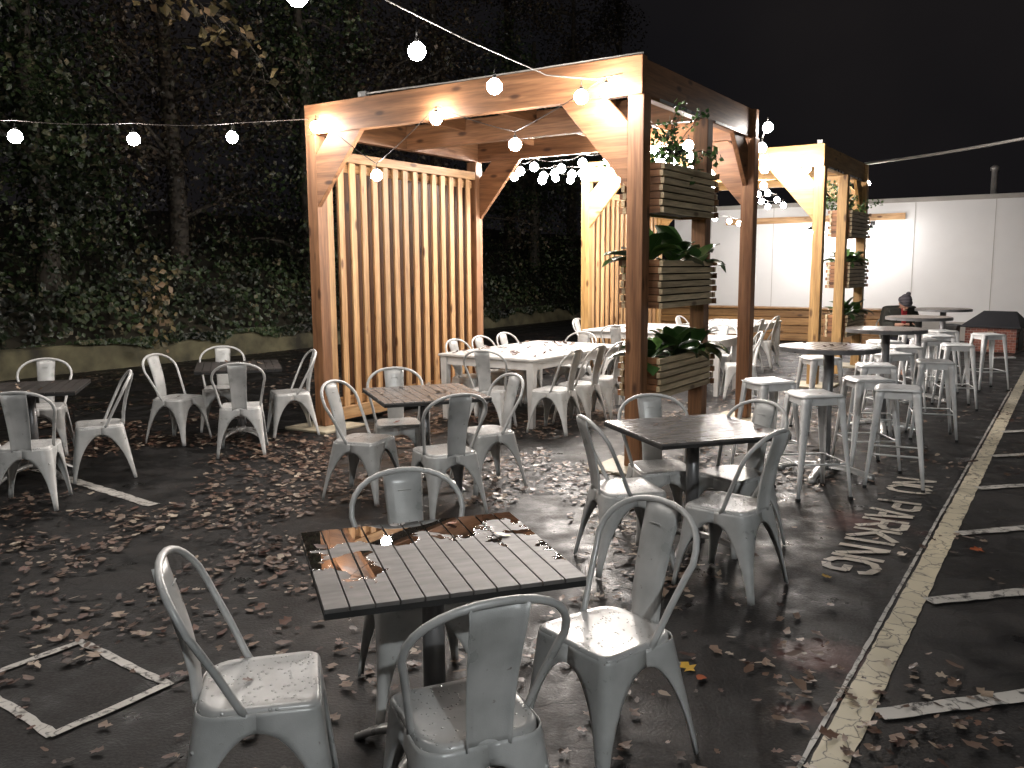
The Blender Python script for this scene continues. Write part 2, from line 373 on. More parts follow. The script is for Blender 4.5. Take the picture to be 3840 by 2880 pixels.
# ------------------------------------------------------------------ camera
cam = bpy.data.cameras.new('camera'); co = bpy.data.objects.new('camera', cam); COL.objects.link(co)
pit, rol = 0.1340, -0.00644
f0 = Vector((0, math.cos(pit), -math.sin(pit))); u0 = Vector((0, math.sin(pit), math.cos(pit))); r0 = Vector((1, 0, 0))
c, s = math.cos(rol), math.sin(rol)
rr = r0 * c + u0 * s; uu = -r0 * s + u0 * c
co.matrix_world = Matrix(((rr.x, uu.x, -f0.x, 0), (rr.y, uu.y, -f0.y, 0), (rr.z, uu.z, -f0.z, 1.68), (0, 0, 0, 1)))
cam.sensor_width = 36; cam.lens = 1858.6 / 2212 * 36; cam.clip_end = 400; cam.clip_start = 0.05
sc.camera = co

# ------------------------------------------------------------------ world (night sky)
w = bpy.data.worlds.new('World'); sc.world = w; w.use_nodes = True
bg = w.node_tree.nodes['Background']; bg.inputs[0].default_value = (0.78, 0.76, 0.84, 1); bg.inputs[1].default_value = 0.010
wn = w.node_tree; tcw = wn.nodes.new('ShaderNodeTexCoord'); nz = wn.nodes.new('ShaderNodeTexNoise'); nz.inputs['Scale'].default_value = 2.2; nz.inputs['Detail'].default_value = 4
crw = wn.nodes.new('ShaderNodeValToRGB'); crw.color_ramp.elements[0].position = .35; crw.color_ramp.elements[0].color = (.55, .52, .62, 1); crw.color_ramp.elements[1].position = .7; crw.color_ramp.elements[1].color = (1.15, 1.0, 1.02, 1)
wn.links.new(tcw.outputs['Generated'], nz.inputs['Vector']); wn.links.new(nz.outputs['Fac'], crw.inputs['Fac']); wn.links.new(crw.outputs[0], bg.inputs[0])
sc.view_settings.view_transform = 'Standard'; sc.view_settings.look = 'None'; sc.view_settings.exposure = 0; sc.view_settings.gamma = 1

# ------------------------------------------------------------------ site frame
A = -0.58
E = Vector((math.cos(A), math.sin(A), 0)); NN = Vector((-E.y, E.x, 0))
def site(o, u, v, z=0): return Vector((o[0], o[1], 0)) + E * u + NN * v + Vector((0, 0, z))

# ground
g = MB(); g.add([(-90, -40, 0), (90, -40, 0), (90, 120, 0), (-90, 120, 0)], [(0, 1, 2, 3)])
g.build('ground', M['asphalt'], kind='structure')

def strip(name, p0, p1, wd, mat, z=0.004, n=1, ragged=0.0):
    p0 = Vector((*p0, 0)); p1 = Vector((*p1, 0)); d = (p1 - p0); ln = d.length; d.normalize(); q = Vector((-d.y, d.x, 0))
    k = max(2, int(ln / 0.06)); rows = []
    for i in range(k + 1):
        p = p0 + d * ln * i / k
        a = wd / 2 * (1 + ragged * (rnd.random() - .5)); b = wd / 2 * (1 + ragged * (rnd.random() - .5))
        rows.append([p - q * a + Vector((0, 0, z)), p + q * b + Vector((0, 0, z))])
    m = MB(); m.grid(rows, smooth=False)
    return m.build(name, mat, kind='structure')
strip('boundary_line', (1.11 - .55 * 1.6, 2.79 - .84 * 1.6), (3.95 + 5.5, 7.08 + 8.4), 0.118, M['yellow'], 0.004, ragged=0.12)
strip('boundary_line_edge', (1.02 - .55 * 1.6, 2.80 - .84 * 1.6), (3.86 + 3.0, 7.10 + 4.6), 0.018, M['white'], 0.004, ragged=0.5)
for i in range(-1, 6):
    o = (1.37 + .715 * i, 3.04 + 1.10 * i); strip('hatch_line', o, (o[0] + 3.2, o[1] + 0.70), 0.085, M['white'], 0.008, ragged=0.25)
strip('stall_line', (-4.1, 7.22), (-2.59, 6.03), 0.095, M['white'], 0.004, ragged=0.3)
dia = [(-1.97, 3.73), (-1.41, 3.32), (-1.68, 2.94), (-2.24, 3.35)]
for i in range(4):
    a, b = Vector(dia[i]), Vector(dia[(i + 1) % 4]); e = (b - a).normalized() * (0.015 if i % 2 else 0.0)
    strip('paint_outline', a - e, b + e, 0.042, M['white'], 0.004 + 0.004 * (i % 2), ragged=0.5)

# NO PARKING stencil, read from the left, running towards the camera
def stencil(text, org, H=0.315, Wd=0.198, adv=0.262):
    rdir = -NN; up = E
    T = 0.050
    G = {
     'N': [[(0, 0), (0, 1)], [(0.12, .93), (0.88, .07)], [(1, 0), (1, 1)]],
     'O': [[(.36, 1), (.12, .9), (0, .7), (0, .3), (.12, .1), (.36, 0)], [(.64, 1), (.88, .9), (1, .7), (1, .3), (.88, .1), (.64, 0)]],
     'P': [[(0, 0), (0, 1)], [(.25, 1), (.8, 1), (1, .88), (1, .62), (.8, .5), (.25, .5)]],
     'A': [[(0, 0), (.42, 1)], [(.58, 1), (1, 0)], [(.34, .32), (.66, .32)]],
     'R': [[(0, 0), (0, 1)], [(.25, 1), (.8, 1), (1, .88), (1, .62), (.8, .52), (.25, .52)], [(.5, .42), (1, 0)]],
     'K': [[(0, 0), (0, 1)], [(.2, .5), (1, 1)], [(.3, .48), (1, 0)]],
     'I': [[(.5, 0), (.5, 1)]],
     'G': [[(.42, 1), (.12, .9), (0, .7), (0, .3), (.12, .1), (.42, 0)], [(.6, 1), (.9, .93), (1, .75)], [(.6, 0), (.88, .06), (1, .2), (1, .45), (.6, .45)]],
    }
    m = MB(); x = 0.0
    for ch in text:
        if ch == ' ': x += adv * 1.0; continue
        a = adv * (0.55 if ch == 'I' else 1.0)
        for st in G[ch]:
            for (p, q) in zip(st[:-1], st[1:]):
                wch = Wd if ch != 'I' else 0.0
                def loc(t): return Vector((org[0], org[1], 0)) + rdir * (x + (t[0] - (.5 if ch == 'I' else 0)) * Wd) + up * (t[1] * (H - T) + T / 2)
                P, Q = loc(p), loc(q); d = (Q - P).normalized(); k = Vector((-d.y, d.x, 0)) * T / 2
                ex = d * T * 0.22
                vs = [P - ex - k, Q + ex - k, Q + ex + k, P - ex + k]
                zz = 0.004 + 0.0006 * (len(m.f) % 7)
                m.add([v + Vector((0, 0, zz)) for v in vs], [(0, 1, 2, 3)])
        x += a
    return m
st = stencil('NO PARKING', (3.06, 6.72))
st.build('pavement_lettering', M['letter'], kind='structure')
# lettering length is about 2.4 m

# retaining wall along the left, hillside behind it
K0 = (-13.5, 4.6)
def kp(t, s=0, z=0): return Vector((K0[0], K0[1], z)) + NN * t - E * s
def lobed(P, step=0.5): pass
rw = MB()
seg = 56; rows = []
for i in range(seg + 1):
    t = i * 0.75
    h = 0.46 + 0.05 * mnoise.noise(Vector((t * .5, 0, 0)))
    if t > 17: h -= 0.04
    j = 0.02 * mnoise.noise(Vector((t * 2, 3, 0)))
    rows.append([kp(t, 0 + j, 0), kp(t, 0.02 + j, h - .03), kp(t, 0.05 + j, h), kp(t, .26, h), kp(t, .30, 0)])
rw.grid(rows, smooth=False)
rw.build('retaining_wall', M['kerbstone'], label='low mossy concrete retaining wall below the dark ivy bank', cat='retaining wall')
hb = MB(); rows = []
for i in range(0, 61):
    t = -4 + i * 0.9; row = []
    for j in range(0, 22):
        sdist = 0.28 + j * 0.7
        z = 0.38 + (1 - math.exp(-j * 0.16)) * 3.4 + 0.25 * mnoise.noise(Vector((t * .4, j * .5, 1)))
        if j == 0: z = 0.36
        row.append(kp(t, sdist, z))
    rows.append(row)
hb.grid(rows); hb.build('hillside', M['bank'], kind='structure')

# leaves of ivy over the bank and trees
def leafquad(m, p, nrm, size, tw):
    nrm = nrm.normalized(); a = nrm.orthogonal().normalized(); a = Matrix.Rotation(tw, 3, nrm) @ a; b = nrm.cross(a)
    m.add([p - a * size * .5, p + b * size * .42 + nrm * size * .08, p + a * size * .62, p - b * size * .42 + nrm * size * .08], [(0, 1, 2, 3)])
def rvec(r): 
    while True:
        v = Vector((r.uniform(-1, 1), r.uniform(-1, 1), r.uniform(-1, 1)))
        if 0.05 < v.length < 1: return v
iv = MB(); r2 = random.Random(3)
for i in range(20000):
    t = r2.uniform(-1, 40); sd = 0.15 + abs(r2.gauss(0, 1.6)); 
    j = max(0, (sd - .28) / .7)
    z = 0.38 + (1 - math.exp(-j * 0.16)) * 3.4
    lump = 0.5 + 0.6 * mnoise.noise(Vector((t * .8, sd, 4)))
    p = kp(t, sd, z + r2.random() * max(.05, lump) * min(1, .3 + sd))
    if sd < 0.3: p.z = 0.46 - r2.random() * .25 * max(0, mnoise.noise(Vector((t * .9, 7, 4))) * 2); p += E * 0.06
    leafquad(iv, p, E + rvec(r2) * .9 + Vector((0, 0, .4)), r2.uniform(.06, .13), r2.random() * 6)
for i in range(9000):
    t = r2.uniform(11.5, 33); hang = max(0.02, .16 + .34 * mnoise.noise(Vector((t * .9, 7, 4))) + .12 * mnoise.noise(Vector((t * 3.1, 2, 4)))) * min(1, (t - 11.3) / 3)
    z = .50 - r2.random() * hang; p = kp(t, r2.uniform(-.10, .06), z)
    leafquad(iv, p, E + rvec(r2) * .8 + Vector((0, 0, .2)), r2.uniform(.05, .10), r2.random() * 6)
iv.build('ground_ivy', M['ivy'], label='dense dark ivy covering the bank behind the low wall', cat='ivy', kind='stuff')

def tree(base, h, seed, label, mat='ivy', nleaf=6000, crown=2.6, low=0.6, leaf=.105, lean=(0, 0)):
    r = random.Random(seed)
    root = empty('ivy_covered_tree', base, label=label, cat='tree', group='ivy covered trees on the bank')
    t = MB(); path = []; rad = []
    for i in range(9):
        k = i / 8; path.append(Vector((lean[0] * k + .15 * mnoise.noise(Vector((seed, k * 3, 0))), lean[1] * k + .15 * mnoise.noise(Vector((k * 3, seed, 0))), h * k - .3))); rad.append(.2 * (1 - k * .8) + .02)
    t.tube(path, rad, 9)
    limbs = []
    for i in range(13):
        k = r.uniform(.18, .95); a = r.random() * 6.283; ln = crown * r.uniform(.5, 1.0) * (1.15 - k * .5)
        p0 = path[int(k * 8)]; d = Vector((math.cos(a), math.sin(a), r.uniform(.0, .7)))
        pts = [p0, p0 + d * ln * .4 + Vector((0, 0, .1)), p0 + d * ln * .75 + rvec(r) * .2, p0 + d * ln + Vector((0, 0, -.3 * r.random()))]
        t.tube(pts, [.06, .045, .03, .012], 6); limbs.append(pts)
    t.build('trunk', M['bark'], root)
    m = MB(); nleaf = int(nleaf * 1.35)
    cl = []
    for pts in limbs:
        for q in (1, 2, 3): cl.append((pts[q] + rvec(r) * .25, r.uniform(.45, .95)))
    for i in range(34):
        k = r.uniform(low, 1.0) if i % 3 else r.uniform(0.05, .6); a = r.random() * 6.283
        rr_ = crown * r.uniform(.15, .9) * (1.1 - .5 * k); p = path[int(k * 8)]
        cl.append((p + Vector((math.cos(a) * rr_, math.sin(a) * rr_, 0)), r.uniform(.4, .9)))
    tot = sum(c[1] ** 2 for c in cl)
    for c, rad_ in cl:
        n = int(nleaf * rad_ ** 2 / tot)
        for _ in range(n):
            v = rvec(r); v = v.normalized() * (v.length ** .5) * rad_
            v.z *= 1.15
            p = c + v
            if p.z < 0.1: continue
            if r.random() < .12: p.z -= r.random() * .8
            leafquad(m, p, v + rvec(r) * .8 + Vector((0, 0, .25)), leaf * r.uniform(.55, 1.25), r.random() * 6)
    # ivy sleeve on the trunk
    for _ in range(int(nleaf * .12)):
        k = r.random() * .8; q = path[int(k * 8)].lerp(path[int(k * 8) + 1], r.random()); a = r.random() * 6.283
        p = q + Vector((math.cos(a), math.sin(a), 0)) * r.uniform(.18, .42)
        leafquad(m, p, Vector((math.cos(a), math.sin(a), .3)), leaf * r.uniform(.5, 1), r.random() * 6)
    m.build('crown', M[mat], root)
    return root
TREES = [
 (3.5, 1.5, 8.5, 'ivy', 'dark ivy tree at the far left edge behind the leftmost chair', 9000, 2.8),
 (8.0, 2.4, 9.5, 'ivy_brown', 'brownish ivy tree above the leftmost hanging bulb', 9000, 3.0),
 (11.8, 1.4, 8.0, 'ivy', 'dense green ivy tree behind the second hanging bulb from the left', 9000, 2.4),
 (15.4, 2.6, 10.0, 'ivy_brown', 'tall brown leaved tree between the two inner bulbs left of the pergola', 9000, 3.0),
 (18.2, 1.5, 8.5, 'ivy', 'green ivy tree with pale trunk close to the near pergola post', 8000, 2.3),
 (21.5, 3.2, 11.0, 'ivy_brown', 'tall dim tree behind the near pergola slat wall', 8000, 3.2),
 (25.5, 3.4, 11.0, 'ivy_brown', 'faint tall tree rising above the near pergola beam', 7000, 3.2),
 (29.5, 2.2, 8.0, 'ivy', 'dim ivy tree seen through the opening right of the near slat wall', 7000, 2.6),
 (31.5, 4.6, 12.5, 'ivy_brown', 'faint canopy behind the right end of the near pergola beam', 7000, 3.6),
 (40.0, 4.2, 12.0, 'ivy_brown', 'faintest far canopy beyond the far pergola roof', 6000, 3.6),
 (34.5, 3.5, 11.0, 'ivy_brown', 'faint far tree behind the second pergola slat wall', 6000, 3.0),
]
for i, (t, sd, h, mt, lab, nl, cr) in enumerate(TREES):
    b = kp(t, sd, 0.38 + (1 - math.exp(-max(0, (sd - .28) / .7) * .16)) * 3.4)
    tree(b, h, 11 + i, lab, mt, nl, cr, low=.35)

# yellowing vine patch
yv = MB(); r3 = random.Random(5)
c0 = Vector((-6.05, 14.7, 1.15))
for i in range(120):
    q = c0 + Vector((r3.gauss(0, .16), r3.gauss(0, .1), r3.gauss(0, .33)))
    leafquad(yv, q, E + rvec(r3), r3.uniform(.07, .15), r3.random() * 6)
yv.build('yellow_vine', M['yellow_ivy'], label='patch of yellowing vine leaves hanging over the ivy above the low wall', cat='vine')
# overhanging twig with pale leaves
def branch(p0, p1, label, seed, n=70, spread=.4):
    r = random.Random(seed); root = empty('hanging_branch', p0, label=label, cat='branch')
    p0 = Vector(p0); d = Vector(p1) - p0
    t = MB(); path = [d * k / 5 + Vector((0, 0, .25 * math.sin(k / 5 * 3.1))) for k in range(6)]; t.tube(path, [.03, .025, .02, .015, .01, .005], 6)
    for i in range(6):
        q = path[r.randint(1, 5)]; t.tube([q, q + rvec(r) * .3 + Vector((0, 0, -.2))], .006, 5)
    t.build('stem', M['bark'], root)
    m = MB()
    for i in range(n):
        q = path[r.randint(1, 4)].lerp(path[r.randint(1, 5)], r.random()) + rvec(r) * spread + Vector((0, 0, -.15))
        leafquad(m, q, rvec(r), r.uniform(.09, .17), r.random() * 6)
    m.build('leaves', M['yellow_ivy'], root)
branch((-5.3, 12.0, 5.9), (-3.9, 12.2, 4.9), 'leafy branch hanging at the top left above the second bulb', 1, 130, .45)
branch((-4.3, 12.6, 5.3), (-3.4, 12.9, 4.3), 'sparse twig of pale leaves hanging left of the overhead bulb', 2, 34, .35)

# ------------------------------------------------------------------ pergolas
Wp, Dp, Hp, Hb, PT = 3.62, 2.79, 3.03, 3.33, 0.14
P1o, P2o = (1.03, 7.08), (4.25, 12.06)
def pergola(o, label, pre='beam_'):
    root = empty('pergola', (o[0], o[1], 0), A, label=label, cat='pergola')
    h = PT / 2
    for (x, y) in ((0, 0), (-Wp, 0), (0, Dp), (-Wp, Dp), (0, Dp / 2)):
        m = MB(); m.span(x - h, x + h, y - h, y + h, 0.03, Hp); m.build('post', M[pre + 'z'], root, bevel=.006)
        if (x, y) != (0, Dp / 2):
            m = MB(); m.span(x - .30, x + .30, y - .30, y + .30, 0.0, 0.028); m.build('footing', M['concrete'], root, bevel=.008)
    m = MB(); m.span(-Wp - h, h - .015, -h - .002, -h + .088, Hp, Hb); m.build('beam', M[pre + 'x'], root, bevel=.006)
    m = MB(); m.span(-Wp - h, h - .015, Dp + h - .088, Dp + h + .002, Hp, Hb); m.build('beam', M[pre + 'x'], root, bevel=.006)
    for x in (-.03, -Wp + .03):
        m = MB(); m.span(x - .045, x + .045, -h + .09, Dp + h - .09, Hp + .001, Hb - .002); m.build('beam', M[pre + 'y'], root, bevel=.006)
    for y in (Dp * .5,):
        m = MB(); m.span(-Wp + .078, -.078, y - .045, y + .045, Hp + .0, Hb - .04); m.build('rafter', M[pre + 'x'], root, bevel=.005)
    # purlins over the top
    for x in (-.9, -1.81, -2.72):
        m = MB(); m.span(x - .02, x + .02, -h + .09, Dp / 2 - .047, Hp + .14, Hb - .03); m.span(x - .02, x + .02, Dp / 2 + .047, Dp + h - .09, Hp + .14, Hb - .03)
        m.build('rafter', M[pre + 'y'], root)
    # knee braces
    def brace(pts, a, b, axis, mat):
        m = MB(); m.prism(pts, a, b, axis=axis); m.build('brace', M[pre + mat[-1]], root, bevel=.004)
    for (y0, y1) in ((-h + .002, -h + .06), (Dp + h - .06, Dp + h - .002)):
        brace([(-h, Hp - .20), (-h - .19, Hp - .001), (-h - .62, Hp - .001), (-h, Hp - .72)], y0, y1, 'y', 'beam_x')
        X = -Wp + h
        brace([(X, Hp - .20), (X, Hp - .72), (X + .62, Hp - .001), (X + .19, Hp - .001)], y0, y1, 'y', 'beam_x')
    for x in (-.055,):
        brace([(Dp - h, Hp - .10), (Dp - h - .12, Hp - .001), (Dp - h - .46, Hp - .001), (Dp - h, Hp - .50)], x, x + .05, 'x', 'beam_y')
    # slatted side wall: front boards, staggered back boards, rails
    xw = -Wp
    n = 15; y0 = PT / 2 + .01; y1 = Dp - PT / 2 - .01; pitch = (y1 - y0) / n
    fb = MB()
    for i in range(n):
        a = y0 + i * pitch + rnd.uniform(-.004, .004)
        fb.span(xw + .030, xw + .056, a, a + pitch * .47, .20, 2.80)
    fb.build('slat_panel', M['slat_z'], root, bevel=.003)
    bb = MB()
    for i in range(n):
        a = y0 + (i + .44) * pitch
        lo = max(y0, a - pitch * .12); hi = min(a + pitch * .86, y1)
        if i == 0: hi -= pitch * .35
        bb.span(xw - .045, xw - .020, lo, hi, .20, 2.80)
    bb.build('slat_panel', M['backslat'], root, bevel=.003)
    for q in ((xw - .018, xw + .014, .21, .30), (xw - .018, xw + .014, 2.7, 2.79), (xw - .07, xw + .075, .06, .198), (xw - .07, xw + .07, 2.802, 2.90)):
        rl = MB(); rl.span(q[0], q[1], y0, y1, q[2], q[3]); rl.build('rail', M['slat_y'], root, bevel=.004)
    # bare steel brackets under the side beam
    br = MB(); br.span(.018, .024, .35, 1.25, Hp + .006, Hp + .03); br.span(.018, .024, 1.65, 2.5, Hp + .006, Hp + .03)
    br.build('bracket', M['alu'], root)
    return root
pg1 = pergola(P1o, 'near cedar pergola with slatted left wall and hanging bulbs behind the front tables')
bk = MB(); bk.span(-2.95, -2.85, -.07, -.02, Hb + .001, Hb + .05); bk.build('cable_bracket', M['alu'], pg1)
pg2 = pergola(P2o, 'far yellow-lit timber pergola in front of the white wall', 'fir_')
ck = MB(); ck.span(-.05, .02, -.06, .01, Hb + .001, Hb + .05); ck.build('cable_bracket', M['alu'], pg2)

# planter boxes between post and middle post, plants in them
def planter(o, y0, y1, z0, rows, label, grp, x0=-.20, x1=.17, slope=0.0):
    root = empty('planter_box', tuple(site(o, 0, y0, z0)), A, label=label, cat='planter box', group=grp)
    ph = .058; W_ = x1 - x0; Ln = y1 - y0
    ends = MB(); end2 = MB(); side = MB()
    for i in range(rows):
        z = i * ph
        st = .025 if i % 2 else 0
        # long boards
        side.span(x1 - .032, x1, .0 - st + .03, Ln + st, z, z + ph - .012)
        side.span(x0, x0 + .032, .0 - st + .03, Ln + st, z, z + ph - .006)
        e2 = .0 if i % 2 else .03
        ends.span(x0 + .034 - e2 * 0, x1 - .034, .03, .062, z, z + ph - .006)
        ends.span(x0 - e2, x0 - .002, .034, .066, z + .002, z + ph - .008)
        end2.span(x1 + .002, x1 + e2 + .003, Ln - .066, Ln - .034, z + .002, z + ph - .008)
        end2.span(x0 + .034, x1 - .034, Ln - .032, Ln, z, z + ph - .006)
    side.build('side_boards', M['grey_y'], root, bevel=.003)
    ends.build('end_boards', M['beam_x'], root, bevel=.003); end2.build('end_boards', M['beam_x'], root, bevel=.003)
    so = MB(); so.span(x0 + .035, x1 - .035, .065, Ln - .035, .02, rows * ph - .05); so.build('soil', M['soil'], root)
    return root, rows * ph
def broadleaf(m, base, az, ln, wd, lift, r, droop=.9):
    n = 7; d = Vector((math.cos(az), math.sin(az), 0)); q = Vector((-d.y, d.x, 0)); p = Vector(base); el = lift; rows = []
    for i in range(n + 1):
        k = i / n; w_ = wd * (math.sin(math.pi * min(1, k * .92 + .08)) ** .7) * (.25 if k < .25 else 1) * (1 + .12 * math.sin(i * 2.4))
        w_ = max(w_, .008); rows.append([p - q * w_ * .5 + Vector((0, 0, w_ * .18)), p.copy(), p + q * w_ * .5 + Vector((0, 0, w_ * .18))])
        p = p + (d * math.cos(el) + Vector((0, 0, math.sin(el)))) * ln / n; el -= droop / n * (1 + k)
    m.grid(rows)
def plant(o, y0, y1, z, label, seed, n=26, big=1.0, trail=False, cx=-.01):
    r = random.Random(seed)
    root = empty('planter_plant', tuple(site(o, cx, (y0 + y1) / 2, z)), A, label=label, cat='plant')
    m = MB(); Ln = y1 - y0
    if not trail:
        cs = [Vector((r.uniform(-.05, .05), (i + .5) / 3 * Ln - Ln / 2, 0)) for i in range(3)]
        for c in cs:
            hh = r.uniform(.75, 1.15)
            for i in range(n // 2):
                broadleaf(m, c + Vector((0, 0, -.02)), r.random() * 6.283, r.uniform(.22, .40) * big * hh, r.uniform(.13, .21) * big, r.uniform(.4, 1.5), r, r.uniform(.5, 1.5))
        m.build('leaves', M['leafy'], root, solid=.0)
    else:
        stm = MB()
        for i in range(15):
            p = Vector((r.uniform(-.1, .1), r.uniform(-Ln / 2, Ln / 2), 0)); d = rvec(r); d.z = abs(d.z) + .5; d.normalize()
            pts = [p.copy()]
            for k in range(9):
                p = p + d * r.uniform(.045, .08); d = (d + rvec(r) * .35 + Vector((0, 0, -.13))).normalized(); pts.append(p.copy())
                for _ in range(4):
                    leafquad(m, p + rvec(r) * .06, rvec(r), r.uniform(.03, .06), r.random() * 6)
            stm.tube(pts, .004, 4)
        stm.build('stems', M['bark'], root)
        m.build('leaves', M['leafy'], root)
    return root
for (o, ya, yb, nm, xo) in ((P1o, .09, 1.33, 'near', 0), (P2o, 1.42, 2.72, 'far', 0)):
    x1 = .17 if nm == 'near' else .13
    for z0, rows, pos, desc in ((.59, 6, 'lowest', 'sagging pale slatted'), (1.34, 7, 'middle', 'slatted timber'), (2.12, 7, 'top', 'shaded slatted timber')):
        rt, hh = planter(o, ya, yb, z0, rows, '%s planter box, the %s of three on the %s pergola' % (desc, pos, nm), 'slatted planter boxes on the pergola posts', x1=x1)
        if pos == 'top':
            plant(o, ya, yb, z0 + hh - .04, 'trailing small-leaved plant in the top box of the %s pergola' % nm, 40 + len(nm), trail=True)
        else:
            plant(o, ya, yb, z0 + hh - .05, '%s plant in the %s box of the %s pergola' % ('dark broad-leaved', pos, nm), 50 + int(z0 * 10) + len(nm), big=1.25 if nm == 'near' else 1.0)

# ------------------------------------------------------------------ chairs
def make_chair():
    root = empty('metal_chair', (0, 0, 0))
    # local +x is the way the sitter faces
    SH = .445; hw = .178; fw = .215
    # seat
    def outline(k, hz):
        pts = []; a = hw * k
        cor = [(a, a, .035), (-a * .94, a * .96, .085), (-a * .94, -a * .96, .085), (a, -a, .035)]
        sgn = [(1, 1), (-1, 1), (-1, -1), (1, -1)]
        for (cx, cy, rd), (sx, sy), st in zip(cor, sgn, (0, 90, 180, 270)):
            rd = rd * k
            for j in range(6):
                t = R(st + j * 18); pts.append((cx - sx * rd + rd * math.cos(t), cy - sy * rd + rd * math.sin(t), hz))
        return pts
    m = MB()
    rings = [outline(.04, SH - .006), outline(.5, SH - .005), outline(.86, SH - .002), outline(.95, SH + .002), outline(1.0, SH - .006), outline(1.008, SH - .016), outline(1.012, SH - .028)]
    n = len(rings[0]); vs = [p for r_ in rings for p in r_]; fs = [tuple(range(n))]
    for i in range(len(rings) - 1):
        for k in range(n): fs.append((i * n + k, (i + 1) * n + k, (i + 1) * n + (k + 1) % n, i * n + (k + 1) % n))
    m.add(vs, fs, None, True)
    m.build('seat', M['seat'], root)
    # four legs: pressed sheet corner that fans out into the arched apron
    za, z0 = .375, .10
    for (sx, sy) in ((1, 1), (-1, 1), (-1, -1), (1, -1)):
        m = MB(); rows = []
        levels = [SH - .012, .42, .395, .376, .3735, .366, .355, .335, .305, .27, .22, .16, .10, .05, .004]
        for z in levels:
            k = 1 - z / SH
            spx = .05 if sx > 0 else .075
            wx = hw + (spx) * k * 1.0; wy = hw + .038 * k
            if sx < 0: wx = hw * .95 + spx * k
            lw = .024 + .052 * max(0, (z - .02) / .4) ** 1.2
            def inner(w_):
                if z >= za: return 0.0
                q = max(0.0, min(1.0, (z - z0) / (za - z0)))
                return (w_ - lw) * math.sqrt(max(0, 1 - q ** 2.6)) ** .9
            ix, iy = inner(wx), inner(wy)
            rd = min(.035, lw * .75) if sx > 0 else min(.078, lw * .95); row = []
            inn = .012 if z < .36 else .0
            # along x side (face with y = wy), from ix to corner, then along y side
            row.append((sx * ix, sy * (wy - inn))); row.append((sx * ix, sy * wy))
            for q in (.35, .7): row.append((sx * (ix + (wx - rd - ix) * q), sy * wy))
            for j in range(5):
                t = R(90 - j * 22.5); row.append((sx * (wx - rd + rd * math.cos(t)), sy * (wy - rd + rd * math.sin(t))))
            for q in (.3, .65): row.append((sx * wx, sy * (wy - rd - (wy - rd - iy) * q)))
            row.append((sx * wx, sy * iy)); row.append((sx * (wx - inn), sy * iy))
            rows.append([Vector((a_, b_, z)) for a_, b_ in row])
        m.grid(rows)
        m.build('leg', M['steel'], root, solid=.0028, soff=0)
    # foot caps kept within legs; hoop back
    m = MB(); pts = []
    base = [(-.03, .170, .425), (-.05, .176, .46), (-.095, .196, .56), (-.145, .217, .66)]
    for p in base: pts.append(p)
    for j in range(0, 15):
        t = math.pi * j / 14
        z = .70 + .155 * math.sin(t) ** .85; y = .228 * math.cos(t); y = math.copysign(abs(y) ** .92 * .228 ** .08, y) if abs(y) > 1e-6 else 0
        pts.append((-.165 - .09 * math.sin(t), y, z))
    for p in reversed(base): pts.append((p[0], -p[1], p[2]))
    m.tube(pts, .0115, 8)
    m.build('back_frame', M['steel'], root)
    # splat
    rows = []
    prof = [(-.170, .425, .064), (-.172, .45, .066), (-.176, .52, .068), (-.195, .62, .072), (-.222, .72, .077), (-.247, .80, .081), (-.256, .845, .083)]
    for (x, z, w_) in prof:
        rows.append([Vector((x + .010 * (1 - abs(k)) - .012 * (abs(k) > .95), w_ * k, z)) for k in (-1, -.88, -.5, -.42, 0, .42, .5, .88, 1)])
    m = MB(); m.grid(rows); sp = m.build('backrest', M['steel'], root, solid=.003)
    m = MB(); m.tube([(-.224, -.028, .775), (-.2235, -.02, .778), (-.2235, .02, .778), (-.224, .028, .775)], .0022, 5); m.build('embossed_rib', M['steel'], sp)
    # cross brace under the seat
    m = MB(); m.tube([(.17, .17, .33), (0, 0, .345), (-.18, -.17, .33)], .006, 6); m.tube([(.17, -.17, .33), (0, 0, .333), (-.18, .17, .33)], .006, 6)
    m.build('under_brace', M['steel'], root)
    return root
proto = make_chair()
